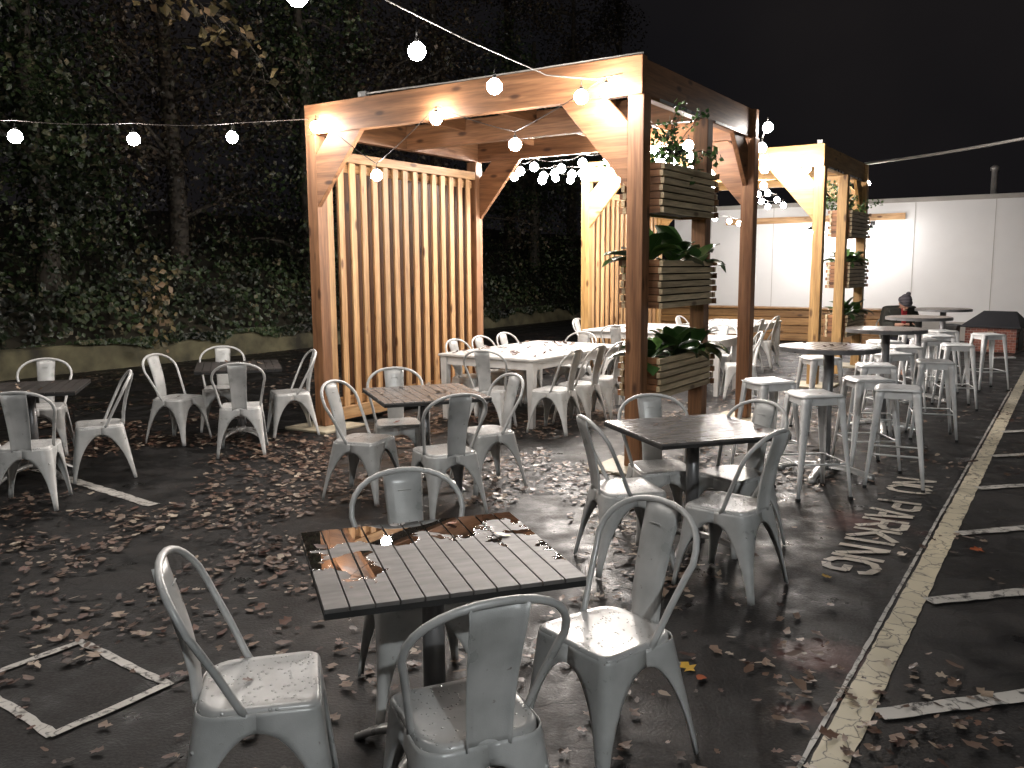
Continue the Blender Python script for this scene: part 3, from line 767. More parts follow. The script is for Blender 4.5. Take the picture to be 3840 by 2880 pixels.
CH = [
 # x, y, facing deg, label, group
 (-.77, 2.46, 13, 'grey metal chair at the left side of the closest table, back to the photo edge', 0),
 (-.136, 2.28, 113, 'grey metal chair nearest the camera with its wide back turned to us', 0),
 (.325, 2.82, 217, 'grey metal chair at the right side of the closest table, seat covered in raindrops', 0),
 (-.37, 3.23, 289, 'grey metal chair on the far side of the closest table, facing us', 0),
 (.64, 4.76, 14, 'wet metal chair at the left side of the middle right table', 1),
 (.93, 5.27, 278, 'metal chair behind the middle right table, in front of the pergola post', 1),
 (1.34, 5.08, 214, 'metal chair behind the right end of the middle right table', 1),
 (1.15, 4.41, 138, 'metal chair at the near side of the middle right table, back turned to the lettering', 1),
 (-1.10, 6.22, -20, 'metal chair at the left side of the table before the slat wall', 2),
 (-.93, 6.90, 283, 'metal chair against the slat wall behind its table, red leaf on seat', 2),
 (-.46, 5.80, 118, 'metal chair at the near side of the table before the slat wall, back to us', 2),
 (-.20, 6.52, 212, 'metal chair at the right side of the table before the slat wall', 2),
 (-3.29, 8.36, -18, 'dim metal chair at the left of the far left table, seen side on', 3),
 (-3.08, 9.05, 283, 'dim metal chair behind the far left table, under the low wall', 3),
 (-2.49, 7.81, 103, 'dim metal chair at the near side of the far left table, back to us', 3),
 (-2.26, 8.69, 205, 'dim metal chair right of the far left table, by the pergola post', 3),
 (-4.33, 7.85, 288, 'dim metal chair behind the table at the left photo edge', 4),
 (-3.47, 6.06, 105, 'dim metal chair with back to us at the left photo edge', 4),
 (-3.37, 6.93, 207, 'dim metal chair right of the left edge table, leaves on its seat', 4),
 (-.47, 9.87, -34, 'lit chair on the slat wall side of the long white table, nearest of three', 5),
 (-.19, 10.32, -34, 'lit chair on the slat wall side of the long white table, middle of three', 5),
 (.10, 10.86, -34, 'lit chair on the slat wall side of the long white table, farthest of three', 5),
 (.44, 8.75, 150, 'chair at the right of the long white table, nearest of three in a row', 5),
 (.73, 9.20, 148, 'chair at the right of the long white table, middle of three in a row', 5),
 (1.02, 9.69, 146, 'chair at the right of the long white table, farthest of three in a row', 5),
 (-.22, 8.84, 72, 'chair at the near end of the long white table, dark back to us', 5),
 (.78, 10.82, 236, 'chair at the far end of the long white table, only its hoop showing', 5),
 (1.27, 13.85, -34, 'brightly lit chair left of the white table at the far slat wall', 6),
 (1.56, 12.50, 72, 'chair with grey back to us before the white table at the far slat wall', 6),
 (2.90, 12.08, 240, 'bright chair behind the small white table, between planter and post', 6),
 (2.92, 10.93, 172, 'chair right of the small white table, half hidden by the pergola post', 6),
 (4.19, 14.38, 146, 'chair right of the far leafy table, farther of two beside the timber bench', 6),
 (3.69, 13.54, 146, 'chair at the right of the far leafy table, nearer one of two', 6),
 (2.72, 13.35, 146, 'chair seen past the planter leaves, right of the slat wall table', 6),
 (3.02, 14.35, -34, 'chair seen past the planter leaves, left of the far leafy table', 6),
]
GR = ['chairs round the closest table', 'chairs round the middle right table', 'chairs round the table before the slat wall', 'chairs round the far left table',
      'chairs round the left edge table', 'chairs round the long white table', 'chairs round the far white tables']
for i, (x, y, a, lab, g_) in enumerate(CH):
    o = proto if i == 0 else copy_tree(proto)
    o.location = (x, y, 0.004); o.rotation_euler = (0, 0, R(a))
    props(o, label=lab, cat='chair', group=GR[g_])

# ------------------------------------------------------------------ square pedestal tables
def sq_table(x, y, deg, w_, d_, topmat, label, slats=11, along='y'):
    root = empty('cafe_table', (x, y, 0), R(deg), label=label, cat='table', group='square slat top pedestal tables')
    m = MB()
    if along == 'y':
        p = w_ / slats
        for i in range(slats): m.span(-w_ / 2 + i * p + .0022, -w_ / 2 + (i + 1) * p - .0022, -d_ / 2, d_ / 2, .727, .74)
    else:
        p = d_ / slats
        for i in range(slats): m.span(-w_ / 2, w_ / 2, -d_ / 2 + i * p + .0022, -d_ / 2 + (i + 1) * p - .0022, .727, .74)
    m.build('tabletop', topmat, root, bevel=.0015)
    m = MB(); m.span(-w_ / 2 + .002, w_ / 2 - .002, -d_ / 2 + .002, d_ / 2 - .002, .708, .7265); m.build('table_frame', M['black'], root)
    m = MB(); m.tube([(0, 0, .09), (0, 0, .707)], .038, 14); m.build('pole', M['pole'], root)
    m = MB(); m.span(-.16, .16, -.03, .03, .69, .707); m.span(-.03, .03, -.16, .16, .688, .706); m.build('top_plate', M['pole'], root)
    base = MB()
    for k in range(4):
        a = R(45 + 90 * k); d = Vector((math.cos(a), math.sin(a), 0)); q = Vector((-d.y, d.x, 0)); rows = []
        for i in range(9):
            t = i / 8; rr_ = .03 + t * .30; z = .105 - .09 * t ** 2.2; ww = .032 - .008 * t
            c_ = d * rr_
            rows.append([c_ - q * ww + Vector((0, 0, z - .022)), c_ - q * ww * .8 + Vector((0, 0, z)), c_ + q * ww * .8 + Vector((0, 0, z)), c_ + q * ww + Vector((0, 0, z - .022)), c_ - q * ww + Vector((0, 0, z - .022))])
        base.grid(rows)
        e_ = d * .325; base.lathe([(.0, .0), (.018, .0), (.018, .012), (.0, .014)], (e_.x, e_.y), 8)
    base.lathe([(.0, .06), (.05, .06), (.055, .09), (.045, .125), (.0, .126)], (0, 0), 16)
    base.build('base', M['alu'], root)
    return root
sq_table(-.27, 2.771, 18.5, .797, .751, M['top_front'], 'closest square table with puddles of rain on its grey slat top')
sq_table(1.071, 5.006, 18, .817, .765, M['top_mid'], 'square slat table before the pergola corner, wet sheen and black edge', along='x')
sq_table(-.67, 6.52, 20, .80, .86, M['top_mid'], 'square slat table scattered with leaves in front of the slat wall')
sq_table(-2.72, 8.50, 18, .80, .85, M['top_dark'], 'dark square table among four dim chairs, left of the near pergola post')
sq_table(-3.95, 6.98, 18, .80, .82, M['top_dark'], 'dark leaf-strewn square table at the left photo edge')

# ------------------------------------------------------------------ white steel tables
def white_table(x, y, deg, ln, wd, label):
    root = empty('white_table', (x, y, 0), R(deg), label=label, cat='table', group='white steel tables under the pergolas')
    m = MB(); m.span(-ln / 2, ln / 2, -wd / 2, wd / 2, .712, .74); m.build('tabletop', M['table_white'], root, bevel=.008)
    m = MB(); i = .035
    m.span(-ln / 2 + i + .07, ln / 2 - i - .07, -wd / 2 + i, -wd / 2 + i + .02, .62, .711); m.span(-ln / 2 + i + .07, ln / 2 - i - .07, wd / 2 - i - .02, wd / 2 - i, .62, .711)
    m.span(-ln / 2 + i, -ln / 2 + i + .02, -wd / 2 + i + .07, wd / 2 - i - .07, .62, .711); m.span(ln / 2 - i - .02, ln / 2 - i, -wd / 2 + i + .07, wd / 2 - i - .07, .62, .711)
    m.build('apron', M['table_white'], root)
    for sx in (-1, 1):
        for sy in (-1, 1):
            cx, cy = sx * (ln / 2 - .06), sy * (wd / 2 - .06); m = MB()
            rows = []
            for z, h_ in ((.711, .042), (.55, .040), (.0, .028)):
                rows.append([Vector((cx + a * h_, cy + b * h_, z)) for a, b in ((-1, -1), (1, -1), (1, 1), (-1, 1), (-1, -1))])
            m.grid(rows, smooth=False); m.build('leg', M['table_white'], root, bevel=.004)
    return root
white_table(.28, 10.04, 55, 2.03, 1.28, 'long white table under the near pergola, brown leaves on top')
white_table(2.12, 13.62, 56.8, 1.9, 1.25, 'white table beside the slat wall of the far pergola')
white_table(2.52, 11.66, 56.8, .85, .95, 'small white table just behind the near pergola, seen past the planters')
white_table(3.72, 14.62, 56.8, 1.9, 1.2, 'far white table thick with leaves before the timber bench')

# ------------------------------------------------------------------ round bar tables, bar stools
def bar_table(x, y, deg, label, first=None):
    root = empty('bar_table', (x, y, 0), R(deg), label=label, cat='bar table', group='round bar tables in a row')
    r_ = .385; m = MB(); n = 10; p = 2 * r_ / n
    for i in range(n):
        a, b = -r_ + i * p + .008, -r_ + (i + 1) * p - .008
        pts = []
        for k in range(7):
            xx = a + (b - a) * k / 6; pts.append((xx, math.sqrt(max(.0004, (r_ - .018) ** 2 - min(xx * xx, (r_ - .019) ** 2)))))
        out = pts + [(u, -v) for u, v in reversed(pts)]
        m.prism(out, 1.036, 1.05, axis='z')
    m.build('tabletop', M['bar_top'], root)
    m = MB(); rows = []
    for k in range(49):
        t = 2 * math.pi * k / 48
        rows.append([Vector((q * math.cos(t), q * math.sin(t), z)) for q, z in ((r_ - .016, 1.046), (r_, 1.046), (r_, 1.012), (r_ - .016, 1.012), (r_ - .016, 1.046))])
    m.grid(rows, smooth=False); m.build('rim', M['pole'], root)
    m = MB(); m.tube([(0, 0, .10), (0, 0, 1.02)], .042, 14); m.lathe([(.0, 1.012), (.12, 1.012), (.12, 1.03), (.0, 1.03)], (0, 0), 16); m.build('pole', M['pole'], root)
    base = MB()
    for k in range(4):
        a = R(45 + 90 * k); d = Vector((math.cos(a), math.sin(a), 0)); q = Vector((-d.y, d.x, 0)); rows = []
        for i in range(9):
            t = i / 8; rr_ = .03 + t * .33; z = .10 - .055 * t ** 2; ww = .036 - .004 * t
            c_ = d * rr_
            rows.append([c_ - q * ww + Vector((0, 0, z - .035)), c_ - q * ww * .8 + Vector((0, 0, z)), c_ + q * ww * .8 + Vector((0, 0, z)), c_ + q * ww + Vector((0, 0, z - .035)), c_ - q * ww + Vector((0, 0, z - .035))])
        base.grid(rows)
        e_ = d * .35; base.lathe([(.0, .0), (.035, .0), (.04, .02), (.032, .045), (.0, .05)], (e_.x, e_.y), 12)
    base.lathe([(.0, .05), (.06, .05), (.06, .10), (.045, .13), (.0, .131)], (0, 0), 16)
    base.build('base', M['alu'], root)
    return root
BT = [(2.53, 6.83, 10, 'nearest round bar table with leaves and pale wet patches on top'),
      (3.80, 8.72, 25, 'second round bar table from the camera, amid the white stools'),
      (5.06, 10.70, 5, 'third round bar table, in front of the seated person'),
      (6.36, 12.70, 30, 'farthest round bar table, by the brick kennel')]
for b_ in BT: bar_table(*b_)

def make_stool():
    root = empty('bar_stool', (0, 0, 0))
    H = .76; hw = .155; fw = .215
    m = MB(); n = 10; rows = []
    for i in range(n + 1):
        u = -1 + 2 * i / n; row = []
        for j in range(n + 1):
            v = -1 + 2 * j / n
            # superellipse square with soft corners, lightly dished
            k = 1 - .055 * (u * u * v * v)
            x, y = u * (hw + .015) * k, v * (hw + .015) * k
            e_ = max(abs(u), abs(v))
            z = H - .010 * (1 - u * u) * (1 - v * v) + .006 * (v * v) - .004 * u * u
            if e_ > .99: z -= .020
            row.append(Vector((x, y, z)))
        rows.append(row)
    m.grid(rows); m.build('seat', M['white_steel'], root, solid=.004)
    for sx in (-1, 1):
        for sy in (-1, 1):
            m = MB(); rows = []
            for z in (H - .022, .70, .6, .4, .2, .012):
                k = 1 - z / H; c_ = hw - .002 + (fw - hw) * k; lw = .062 - .040 * min(1, k * 1.1)
                rows.append([Vector((sx * (c_ - lw), sy * (c_ - .004), z)), Vector((sx * (c_ - .012), sy * c_, z)), Vector((sx * (c_ - .003), sy * (c_ - .003), z)), Vector((sx * c_, sy * (c_ - .012), z)), Vector((sx * (c_ - .004), sy * (c_ - lw), z))])
            m.grid(rows); lg = m.build('leg', M['white_steel'], root, solid=.003, soff=0)
            f = MB(); f.span(sx * fw - .014 * (1 + sx) , sx * fw + .014 * (1 - sx), sy * fw - .014 * (1 + sy), sy * fw + .014 * (1 - sy), 0, .022); f.build('foot_cap', M['black'], lg)
    k = 1 - .26 / H; c_ = hw + (fw - hw) * k - .012
    m = MB(); m.tube([(c_, c_, .26), (-c_, c_, .26), (-c_, -c_, .26), (c_, -c_, .26)], .0075, 7, closed=True)
    m.build('footrest', M['white_steel'], root)
    m = MB(); q = hw * .93
    for s1 in (-1, 1):
        m.span(-q, q, s1 * q - .003, s1 * q + .003, H - .075, H - .018); m.span(s1 * q - .003, s1 * q + .003, -q + .004, q - .004, H - .074, H - .019)
    m.build('apron', M['white_steel'], root)
    return root
sproto = make_stool()
ST = [
 (2.22, 6.24, 12, 'white stool in front of the nearest bar table, closest to the middle right chairs'),
 (2.95, 6.50, -20, 'white stool standing over the word NO, nearest stool on the right'),
 (2.10, 6.97, 20, 'white stool left of the nearest bar table, beside the pergola post'),
 (2.95, 7.05, 5, 'white stool just right of the nearest bar table pole'),
 (3.16, 8.76, 10, 'white stool left of the second bar table, by the yellow posts'),
 (3.43, 8.05, -8, 'white stool in front of the second bar table'),
 (4.12, 8.33, -15, 'white stool at the right side of the second bar table'),
 (4.05, 9.12, 15, 'white stool behind the pole of the second bar table'),
 (4.54, 9.90, -5, 'white stool in front of the third bar table'),
 (5.25, 10.10, -12, 'white stool at the right side of the third bar table'),
 (5.24, 10.80, 8, 'white stool behind the pole of the third bar table'),
 (4.62, 10.63, 12, 'white stool left of the third bar table'),
 (5.70, 11.45, -4, 'white stool in front of the farthest bar table, right of the pole'),
 (6.14, 12.25, 10, 'white stool under the near edge of the farthest bar table'),
 (5.58, 11.95, -10, 'white stool at the left of the farthest bar table, near the seated person'),
 (6.44, 11.60, 6, 'bright white stool standing apart in front of the brick kennel'),
]
for i, (x, y, a, lab) in enumerate(ST):
    o = sproto if i == 0 else copy_tree(sproto)
    o.location = (x, y, 0.002); o.rotation_euler = (0, 0, R(a - 4)); props(o, label=lab, cat='bar stool', group='white bar stools along the bar tables')

# ------------------------------------------------------------------ back wall, timber bench, kennel
WC = 21.6   # distance of the wall along the site normal
def wp(u, c, z=0): return E * u + NN * c + Vector((0, 0, z))
uL, uR = -9.0, 9.0
root = empty('white_wall_building', tuple(wp(0, WC)), A, label='long white clad building wall closing the yard at the back', cat='building')
m = MB(); m.span(uL, uR, .0, .25, 0, 3.10); m.build('wall', M['wall'], root)
m = MB(); m.span(uL, uR, -.05, .30, 3.102, 3.20); m.build('wall_cap', M['trim'], root)
m = MB(); m.span(uL, uR, -.02, -.002, .0, .42); m.build('plinth', M['trim'], root)
m = MB()
for u in (-8, -6.4, -4.8, -3.2, -1.6, .02, 1.62, 3.18, 4.75): m.span(u - .006, u + .006, -.005, -.001, .425, 3.095)
m.build('panel_joints', M['trim'], root)
m = MB(); m.span(-7.6, -3.40, -.034, -.009, 2.72, 2.87); m.build('ledger_board', M['slat_x'], root)
m = MB(); m.span(uL, uR, .30, 9, 3.15, 3.19); m.build('roof', M['roofd'], root)
m = MB(); m.lathe([(.06, 3.12), (.06, 3.62), (.085, 3.63), (.085, 3.70), (.03, 3.74)], (.0, .0), 14)
fl = m.build('flue_pipe', M['pipe'], root); fl.location = (-1.95 + 0.35, .8, 0)
# find where the flue stands: bearing of the photo
bear = Vector((10.34, 18.8)); t_ = (bear.x * E.x + bear.y * E.y); c_ = (bear.x * NN.x + bear.y * NN.y)
k_ = (WC + .8) / c_; fl.location = (t_ * k_, .8, 0); fl.scale = (1.1, 1.1, 1.04)

# wall lamps added under the ledger board to make bright pools on the wall
def added_wall_lamp(u, label):
    rt = empty('added_wall_lamp', tuple(wp(u, WC - .06, 2.50)), A, label=label, cat='wall lamp', group='added wall lamps on the white building')
    m = MB(); m.span(-.04, .04, -.02, .05, .10, .20); m.tube([(0, 0, .14), (0, -.20, .16), (0, -.28, .10)], .012, 8); m.lathe([(.02, .10), (.07, .06), (.09, .02), (.085, .02)], (0, -.28), 16); m.build('arm', M['black'], rt)
    m = MB(); m.lathe([(.0, -.05), (.04, -.035), (.055, .0), (.04, .03), (.0, .04)], (0, -.28), 14); m.build('lamp_bulb', M['lamp'], rt)
for u, lab in ((-5.42, 'added wall lamp behind the far pergola front post'), (-4.08, 'added wall lamp behind the far pergola planters')):
    added_wall_lamp(u, lab)

root = empty('timber_bench_planter', tuple(wp(0, 19.55)), A, label='long low stacked timber bench along the foot of the white wall', cat='timber bench')
m = MB()
for i in range(4):
    off = .0 if i % 2 else .02
    m.span(-9.0, -2.97, -off, .40 - off, .02 + i * .175, .02 + i * .175 + .165)
m.build('timber_boards', M['bench_x'], root, bevel=.012)
m = MB(); m.span(-9.0, -2.95, -.06, .46, .722, .765); m.build('timber_cap', M['bench_x'], root, bevel=.008)

# kennel
def brickmat():
    m, nt, bs = newmat('small_brick_pattern'); mp = coords(nt, (1, 1, 1))
    b = N(nt, 'ShaderNodeTexBrick', Scale=5.0); 
    rot = nt.nodes.new('ShaderNodeMapping'); rot.inputs['Rotation'].default_value = (R(90), 0, 0); L(nt, mp.outputs[0], rot.inputs['Vector'])
    L(nt, rot.outputs[0], b.inputs['Vector'])
    b.inputs['Color1'].default_value = (0.34, 0.10, 0.06, 1); b.inputs['Color2'].default_value = (0.15, 0.045, 0.035, 1); b.inputs['Mortar'].default_value = (0.36, 0.26, 0.22, 1)
    L(nt, b.outputs['Color'], bs.inputs['Base Color']); bs.inputs['Roughness'].default_value = .6
    return m
M['brick'] = brickmat()
root = empty('kennel', (8.97, 17.0, 0), R(-42), label='small brick pattern kennel with dark hipped roof and arched door by the wall', cat='kennel')
m = MB(); KL, KW, KH = .90, .8, .50
m.span(0, KL, 0, KW, 0, KH); m.build('wall', M['brick'], root)
m = MB(); o_ = .07
m.add([(-o_, -o_, KH), (KL + o_, -o_, KH), (KL + o_, KW + o_, KH), (-o_, KW + o_, KH), (.22, KW / 2, KH + .28), (KL - .10, KW / 2, KH + .28)], [(0, 1, 5, 4), (1, 2, 5), (2, 3, 4, 5), (3, 0, 4), (3, 2, 1, 0)])
m.add([(-o_, -o_, KH - .03), (KL + o_, -o_, KH - .03), (KL + o_, KW + o_, KH - .03), (-o_, KW + o_, KH - .03), (-o_, -o_, KH - .001), (KL + o_, -o_, KH - .001), (KL + o_, KW + o_, KH - .001), (-o_, KW + o_, KH - .001)], [(0, 1, 5, 4), (1, 2, 6, 5), (2, 3, 7, 6), (3, 0, 4, 7), (3, 2, 1, 0)])
m.build('roof', M['roofd'], root)
def arch(w_, h_, n=10): return [(-w_ / 2, 0), (w_ / 2, 0)] + [(w_ / 2 * math.cos(math.pi * k / n), h_ - w_ / 2 + w_ / 2 * math.sin(math.pi * k / n)) for k in range(n + 1)]
m = MB(); m.prism([(a + KW * .45, b + .03) for a, b in arch(.38, .42)], KL + .001, KL + .012, axis='x'); m.build('door', M['black'], root)
M['beige'] = plain('beige_stone_panel', (0.42, 0.30, 0.20), .6)
m = MB(); m.prism([(a + KL * .5, b + .05) for a, b in arch(.16, .36)], -.012, -.001, axis='y'); m.build('panel', M['beige'], root)
for dx in (-.035, .035):
    m = MB(); m.prism([(a + KL * .5 + dx, b + .12) for a, b in arch(.05, .2)], -.016, -.013, axis='y'); m.build('window', M['brick'], root)
m = MB(); m.span(-.22, .22, -.05, .05, .006, .03); o = m.build('white_plank', M['white_steel'], label='short pale plank lying on the asphalt by the kennel door', cat='plank'); o.location = (8.87, 15.47, 0); o.rotation_euler = (0, 0, R(4))
root = empty('storage_bin', (8.72, 17.1, 0), R(3), label='black storage bin between the kennel and the far bar table', cat='bin')
m = MB(); m.lathe([(.17, 0), (.21, .44), (.21, .46)], (0, 0), 4, smooth=False); m.build('body', M['black'], root); m = MB(); m.lathe([(.23, .462), (.23, .50), (.1, .53)], (0, 0), 4, smooth=False); m.build('lid', M['black'], root)

# unseen lot lamp added to light the foreground, on its pole behind the photographer
root = empty('added_lot_lamp', (4.2, -7.5, 0), label='added tall car park lamp out of view behind the photographer', cat='added lamp')
m = MB(); m.tube([(0, 0, 0), (0, 0, 6.3)], .07, 12); m.tube([(0, 0, 6.3), (-.3, .2, 6.6), (-1.0, .6, 6.7)], .035, 8); m.build('pole', M['pole'], root)
m = MB(); m.span(-1.25, -.85, .45, .75, 6.66, 6.76); m.build('lamp_head', M['pole'], root)
M['lot'] = emit('added_lit_lot_lamp', (0.97, 1.0, 1.0), 3100.0)
m = MB(); m.span(-1.2, -.9, .5, .7, 6.62, 6.655); m.build('lamp_glass', M['lot'], root)

# overhead cables
def catenary(a, b, sag, n=16):
    a, b = Vector(a), Vector(b)
    return [a.lerp(b, i / n) + Vector((0, 0, -sag * 4 * (i / n) * (1 - i / n))) for i in range(n + 1)]
m = MB(); m.tube(catenary(tuple(site(P2o, .0, Dp, Hb)), (9.6, 8.6, 4.05), .18), .022, 7)
m.build('overhead_cable', M['cable'], label='thick pale cable rising to the right from the far pergola', cat='cable')
m = MB(); m.tube([tuple(site(P1o, -2.85, -.05, Hb + .028)), tuple(site(P1o, -1.9, -.05, Hb + .014)), tuple(site(P1o, -1, -.05, Hb + .012)), tuple(site(P1o, .05, -.05, Hb + .014))], .008, 6)
m.build('beam_cable', M['cable'], label='thin pale cable laid along the top of the near pergola beam', cat='cable')

# ------------------------------------------------------------------ string lights
def bulbs(name, label, wire, pts, hook=None, mat='bulb', drop=.11, wr=.004, rad=.055):
    root = empty(name, tuple(pts[0]), label=label, cat='string lights', group='strings of lit bulbs')
    o0 = Vector(pts[0])
    m = MB()
    for wpath in wire: m.tube([Vector(p) - o0 for p in wpath], wr, 6)
    m.build('cable', M['wire'] if name == 'string_lights' else M['cable'], root)
    for p in pts:
        q = Vector(p) - o0
        s_ = MB(); s_.lathe([(.0, .075), (.014, .075), (.016, .035), (.012, .03)], (0, 0), 10); s_.tube([(0, 0, .07), (0, 0, drop)], .004, 5)
        b_ = MB(); b_.lathe([(.002, -rad), (rad * .55, -rad * .85), (rad * .92, -rad * .4), (rad, 0), (rad * .88, rad * .45), (rad * .5, rad * .85), (.012, rad * 1.0)], (0, 0), 12)
        bo = b_.build('bulb', M[mat], root); bo.location = q
        s_.build('socket', M['black'], bo)
def swag(pts, sag=.06, drop=.11, n=6):
    out = []
    for a, b in zip(pts[:-1], pts[1:]):
        a = Vector(a) + Vector((0, 0, drop)); b = Vector(b) + Vector((0, 0, drop)); out += catenary(a, b, sag, n)[:-1]
    out.append(Vector(pts[-1]) + Vector((0, 0, drop))); return out
S_left = [(-4.08, 7.3, 2.78), (-3.36, 7.9, 2.84), (-2.67, 8.5, 2.94)]
far_l = [(-4.85, 6.7, 2.76)]
bulbs('string_lights', 'bulb string running left from the near pergola post to the photo edge', [[(-2.03, 8.95, 3.18)] + swag([(-2.67, 8.5, 2.96), (-3.36, 7.9, 2.87), (-4.08, 7.3, 2.80)] + far_l, .02) + [(-6.6, 5.2, 3.1)]], S_left + far_l)
Mj = [(.05, 12.2, 2.93), (.45, 12.0, 2.92), (.62, 12.4, 3.0), (.85, 12.2, 2.96), (1.02, 12.6, 3.02), (1.18, 12.0, 2.97), (1.32, 12.5, 3.03), (1.45, 11.8, 2.98), (1.56, 12.3, 2.9)]
bulbs('string_lights', 'second row of glaring bulbs between the two pergolas', [swag(Mj, .02)], Mj, mat='bulb_cool')
F = [(-1.93, 8.80, 3.08), (-1.3, 8.55, 2.58), (-.67, 8.02, 3.02), (.04, 7.6, 2.73), (.75, 6.98, 3.05)]
bulbs('string_lights', 'bulb string looped across the front beam of the near pergola', [swag(F, .02)], F)
S_over = [(.55, 6.9, 2.99), (-.11, 6.3, 2.95), (-.57, 5.5, 3.0), (-1.08, 4.6, 3.06), (-1.45, 3.7, 3.16), (-1.8, 2.8, 3.2)]
bulbs('light_string', 'overhead bulb string on a pale wire crossing above the front tables', [[(.88, 6.96, 3.18), (.67, 6.9, 3.12), (.27, 6.6, 3.09), (-.3, 5.8, 3.15), (-.69, 5.1, 3.18), (-1.08, 4.4, 3.24), (-1.8, 2.8, 3.36), (-3.3, -.9, 3.4)]], S_over, drop=.14)
Mi = [(.13, 11.6, 2.94), (.3, 11.2, 2.95), (.65, 11.3, 2.94), (.88, 10.8, 2.95), (1.14, 10.3, 2.91)]
bulbs('string_lights', 'bulb string hung across the back of the near pergola', [swag(Mi, .03)], Mi)
P2s = [(.45, 12.6, 2.92), (.71, 13.9, 3.08), (.93, 13.7, 3.03), (1.14, 13.6, 3.06), (1.32, 13.4, 3.09), (1.5, 13.3, 3.11), (1.67, 13.1, 3.08), (1.72, 12.8, 2.94)]
bulbs('string_lights', 'dense glaring cluster of bulbs at the left front corner of the far pergola', [swag(P2s, .03)], P2s, mat='bulb_cool')
I1 = [(1.6, 9.9, 2.98), (1.79, 10.6, 2.96), (1.93, 11.0, 3.01), (2.11, 11.4, 3.04)]
bulbs('string_lights', 'small bulbs glimpsed through the trailing plant on the near pergola', [swag(I1, .02)], I1)
I2 = [(1.85, 9.2, 2.93), (2.05, 10.0, 2.91), (2.3, 11.2, 2.91), (2.75, 11.9, 2.93)]
bulbs('string_lights', 'bulb string seen between the two right posts of the near pergola', [swag(I2, .02)], I2)
Br = [(2.79, 9.6, 3.17), (2.90, 10.2, 3.04), (3.13, 10.9, 2.99), (3.37, 11.7, 2.96), (3.73, 12.25, 3.05), (4.02, 11.95, 2.99)]
bulbs('string_lights', 'bulb string from the right back post of the near pergola to the far pergola corner', [swag(Br, .03)], Br, mat='bulb_cool')
Fa = [(4.74, 16.2, 3.02), (4.65, 16.5, 3.02), (5.16, 17.0, 2.96), (4.94, 17.3, 2.95), (5.28, 18.0, 2.9), (5.6, 18.0, 2.92)]
bulbs('string_lights', 'far bulb cluster under the far pergola roof near the white wall', [swag(Fa, .02)], Fa, mat='bulb_cool')
Wa = [(4.43, 19.0, 2.72), (4.82, 19.3, 2.67), (5.11, 19.6, 2.64)]
bulbs('string_lights', 'three bulbs in front of the white wall seen left of the tall post', [swag(Wa, .02)], Wa, mat='bulb_cool')
In = [(2.4, 14.0, 3.0), (3.2, 13.9, 2.9), (4.0, 13.9, 2.95), (4.7, 14.3, 3.0)]
bulbs('string_lights', 'bulb string slung inside the far pergola behind its front beam', [swag(In, .05)], In, mat='bulb_cool')
Rg = [(5.86, 14.48, 3.02)]
bulbs('string_lights', 'single bulb on the right back post of the far pergola', [[(5.86, 14.48, 3.12), (5.8, 14.42, 3.2)]], Rg)

# ------------------------------------------------------------------ fallen leaves
def leafshape(m, p, az, size, r, tilt=.25, curl=.25):
    """five lobed maple leaf, slightly curled"""
    tips = [(0, 1.0), (.55, .62), (.30, .30), (.62, .02), (.20, -.12), (.0, -.42), (-.20, -.12), (-.62, .02), (-.30, .30), (-.55, .62)]
    if r.random() < .5:   # plain ovate leaf, edge chipped
        tips = [(0, .95), (.2, .7), (.34, .35), (.36, 0), (.24, -.32), (0, -.5), (-.22, -.33), (-.36, 0), (-.33, .33), (-.18, .7)]
    tips = [(x * r.uniform(.55, 1.3), y * r.uniform(.75, 1.15)) for x, y in tips]
    tl = Matrix.Rotation(az, 3, 'Z') @ Matrix.Rotation(r.uniform(-tilt, tilt), 3, 'X') @ Matrix.Rotation(r.uniform(-tilt, tilt), 3, 'Y')
    s_ = size * .6; vs = [Vector((0, .15 * s_, 0))]
    cu = r.uniform(.2, 1) * curl
    for x, y in tips: vs.append(Vector((x * s_, y * s_, (abs(x) ** 2 + y * y * .5) * s_ * cu)))
    out = [tl @ v for v in vs]; lo = min(v.z for v in out)
    out = [v - Vector((0, 0, lo)) + Vector(p) for v in out]
    m.add(out, [(0, i, i % 10 + 1) for i in range(1, 11)])
rl = random.Random(21); lit = MB()
def dens(x, y):
    # thick in the left and under the pergolas, thin on the right and in front
    q = Vector((x, y)); c_ = x * NN.x + y * NN.y; u = x * E.x + y * E.y
    ub = -2.9   # left of this the drift is thick
    line_u = 1.11 * E.x + 2.79 * E.y
    side = u - line_u   # <0 left of the yellow line
    d = .10
    if side < -.9: d = .38
    if side < -1.7: d = .75
    if c_ > 8.5 and side < -1.2: d = 1.0
    if side < -2.6 and c_ > 4.5: d = .9
    if y < 4.6: d = min(d, .20)
    if y < 3.2: d = min(d, .11)
    if side > 0: d = .10 if y > 4 else .16
    n_ = mnoise.noise(Vector((x * .8, y * .8, 0))) + .8 * mnoise.noise(Vector((x * 2.1, y * 2.1, 5)))
    return max(.015, d * (.6 + 2.6 * n_))
cnt = 0; near = []
while cnt < 17000:
    if rl.random() < .5: y = rl.uniform(1.6, 10); 
    else: y = rl.uniform(7, 22)
    x = rl.uniform(-.75, .68) * y + rl.uniform(-1, 1)
    c_ = x * NN.x + y * NN.y; u = x * E.x + y * E.y
    if u < K0[0] * E.x + K0[1] * E.y + .1: continue
    if c_ > 19.4 or u > 4.5: continue
    if rl.random() > dens(x, y): continue
    size = rl.uniform(.028, .078) if rl.random() < .85 else rl.uniform(.078, .105)
    if y < 4.6 and size > .05 and len(near) < 150: near.append((x, y, size)); cnt += 1; continue
    leafshape(lit, (x, y, .010 + rl.random() * .006), rl.random() * 6.28, size, rl); cnt += 1
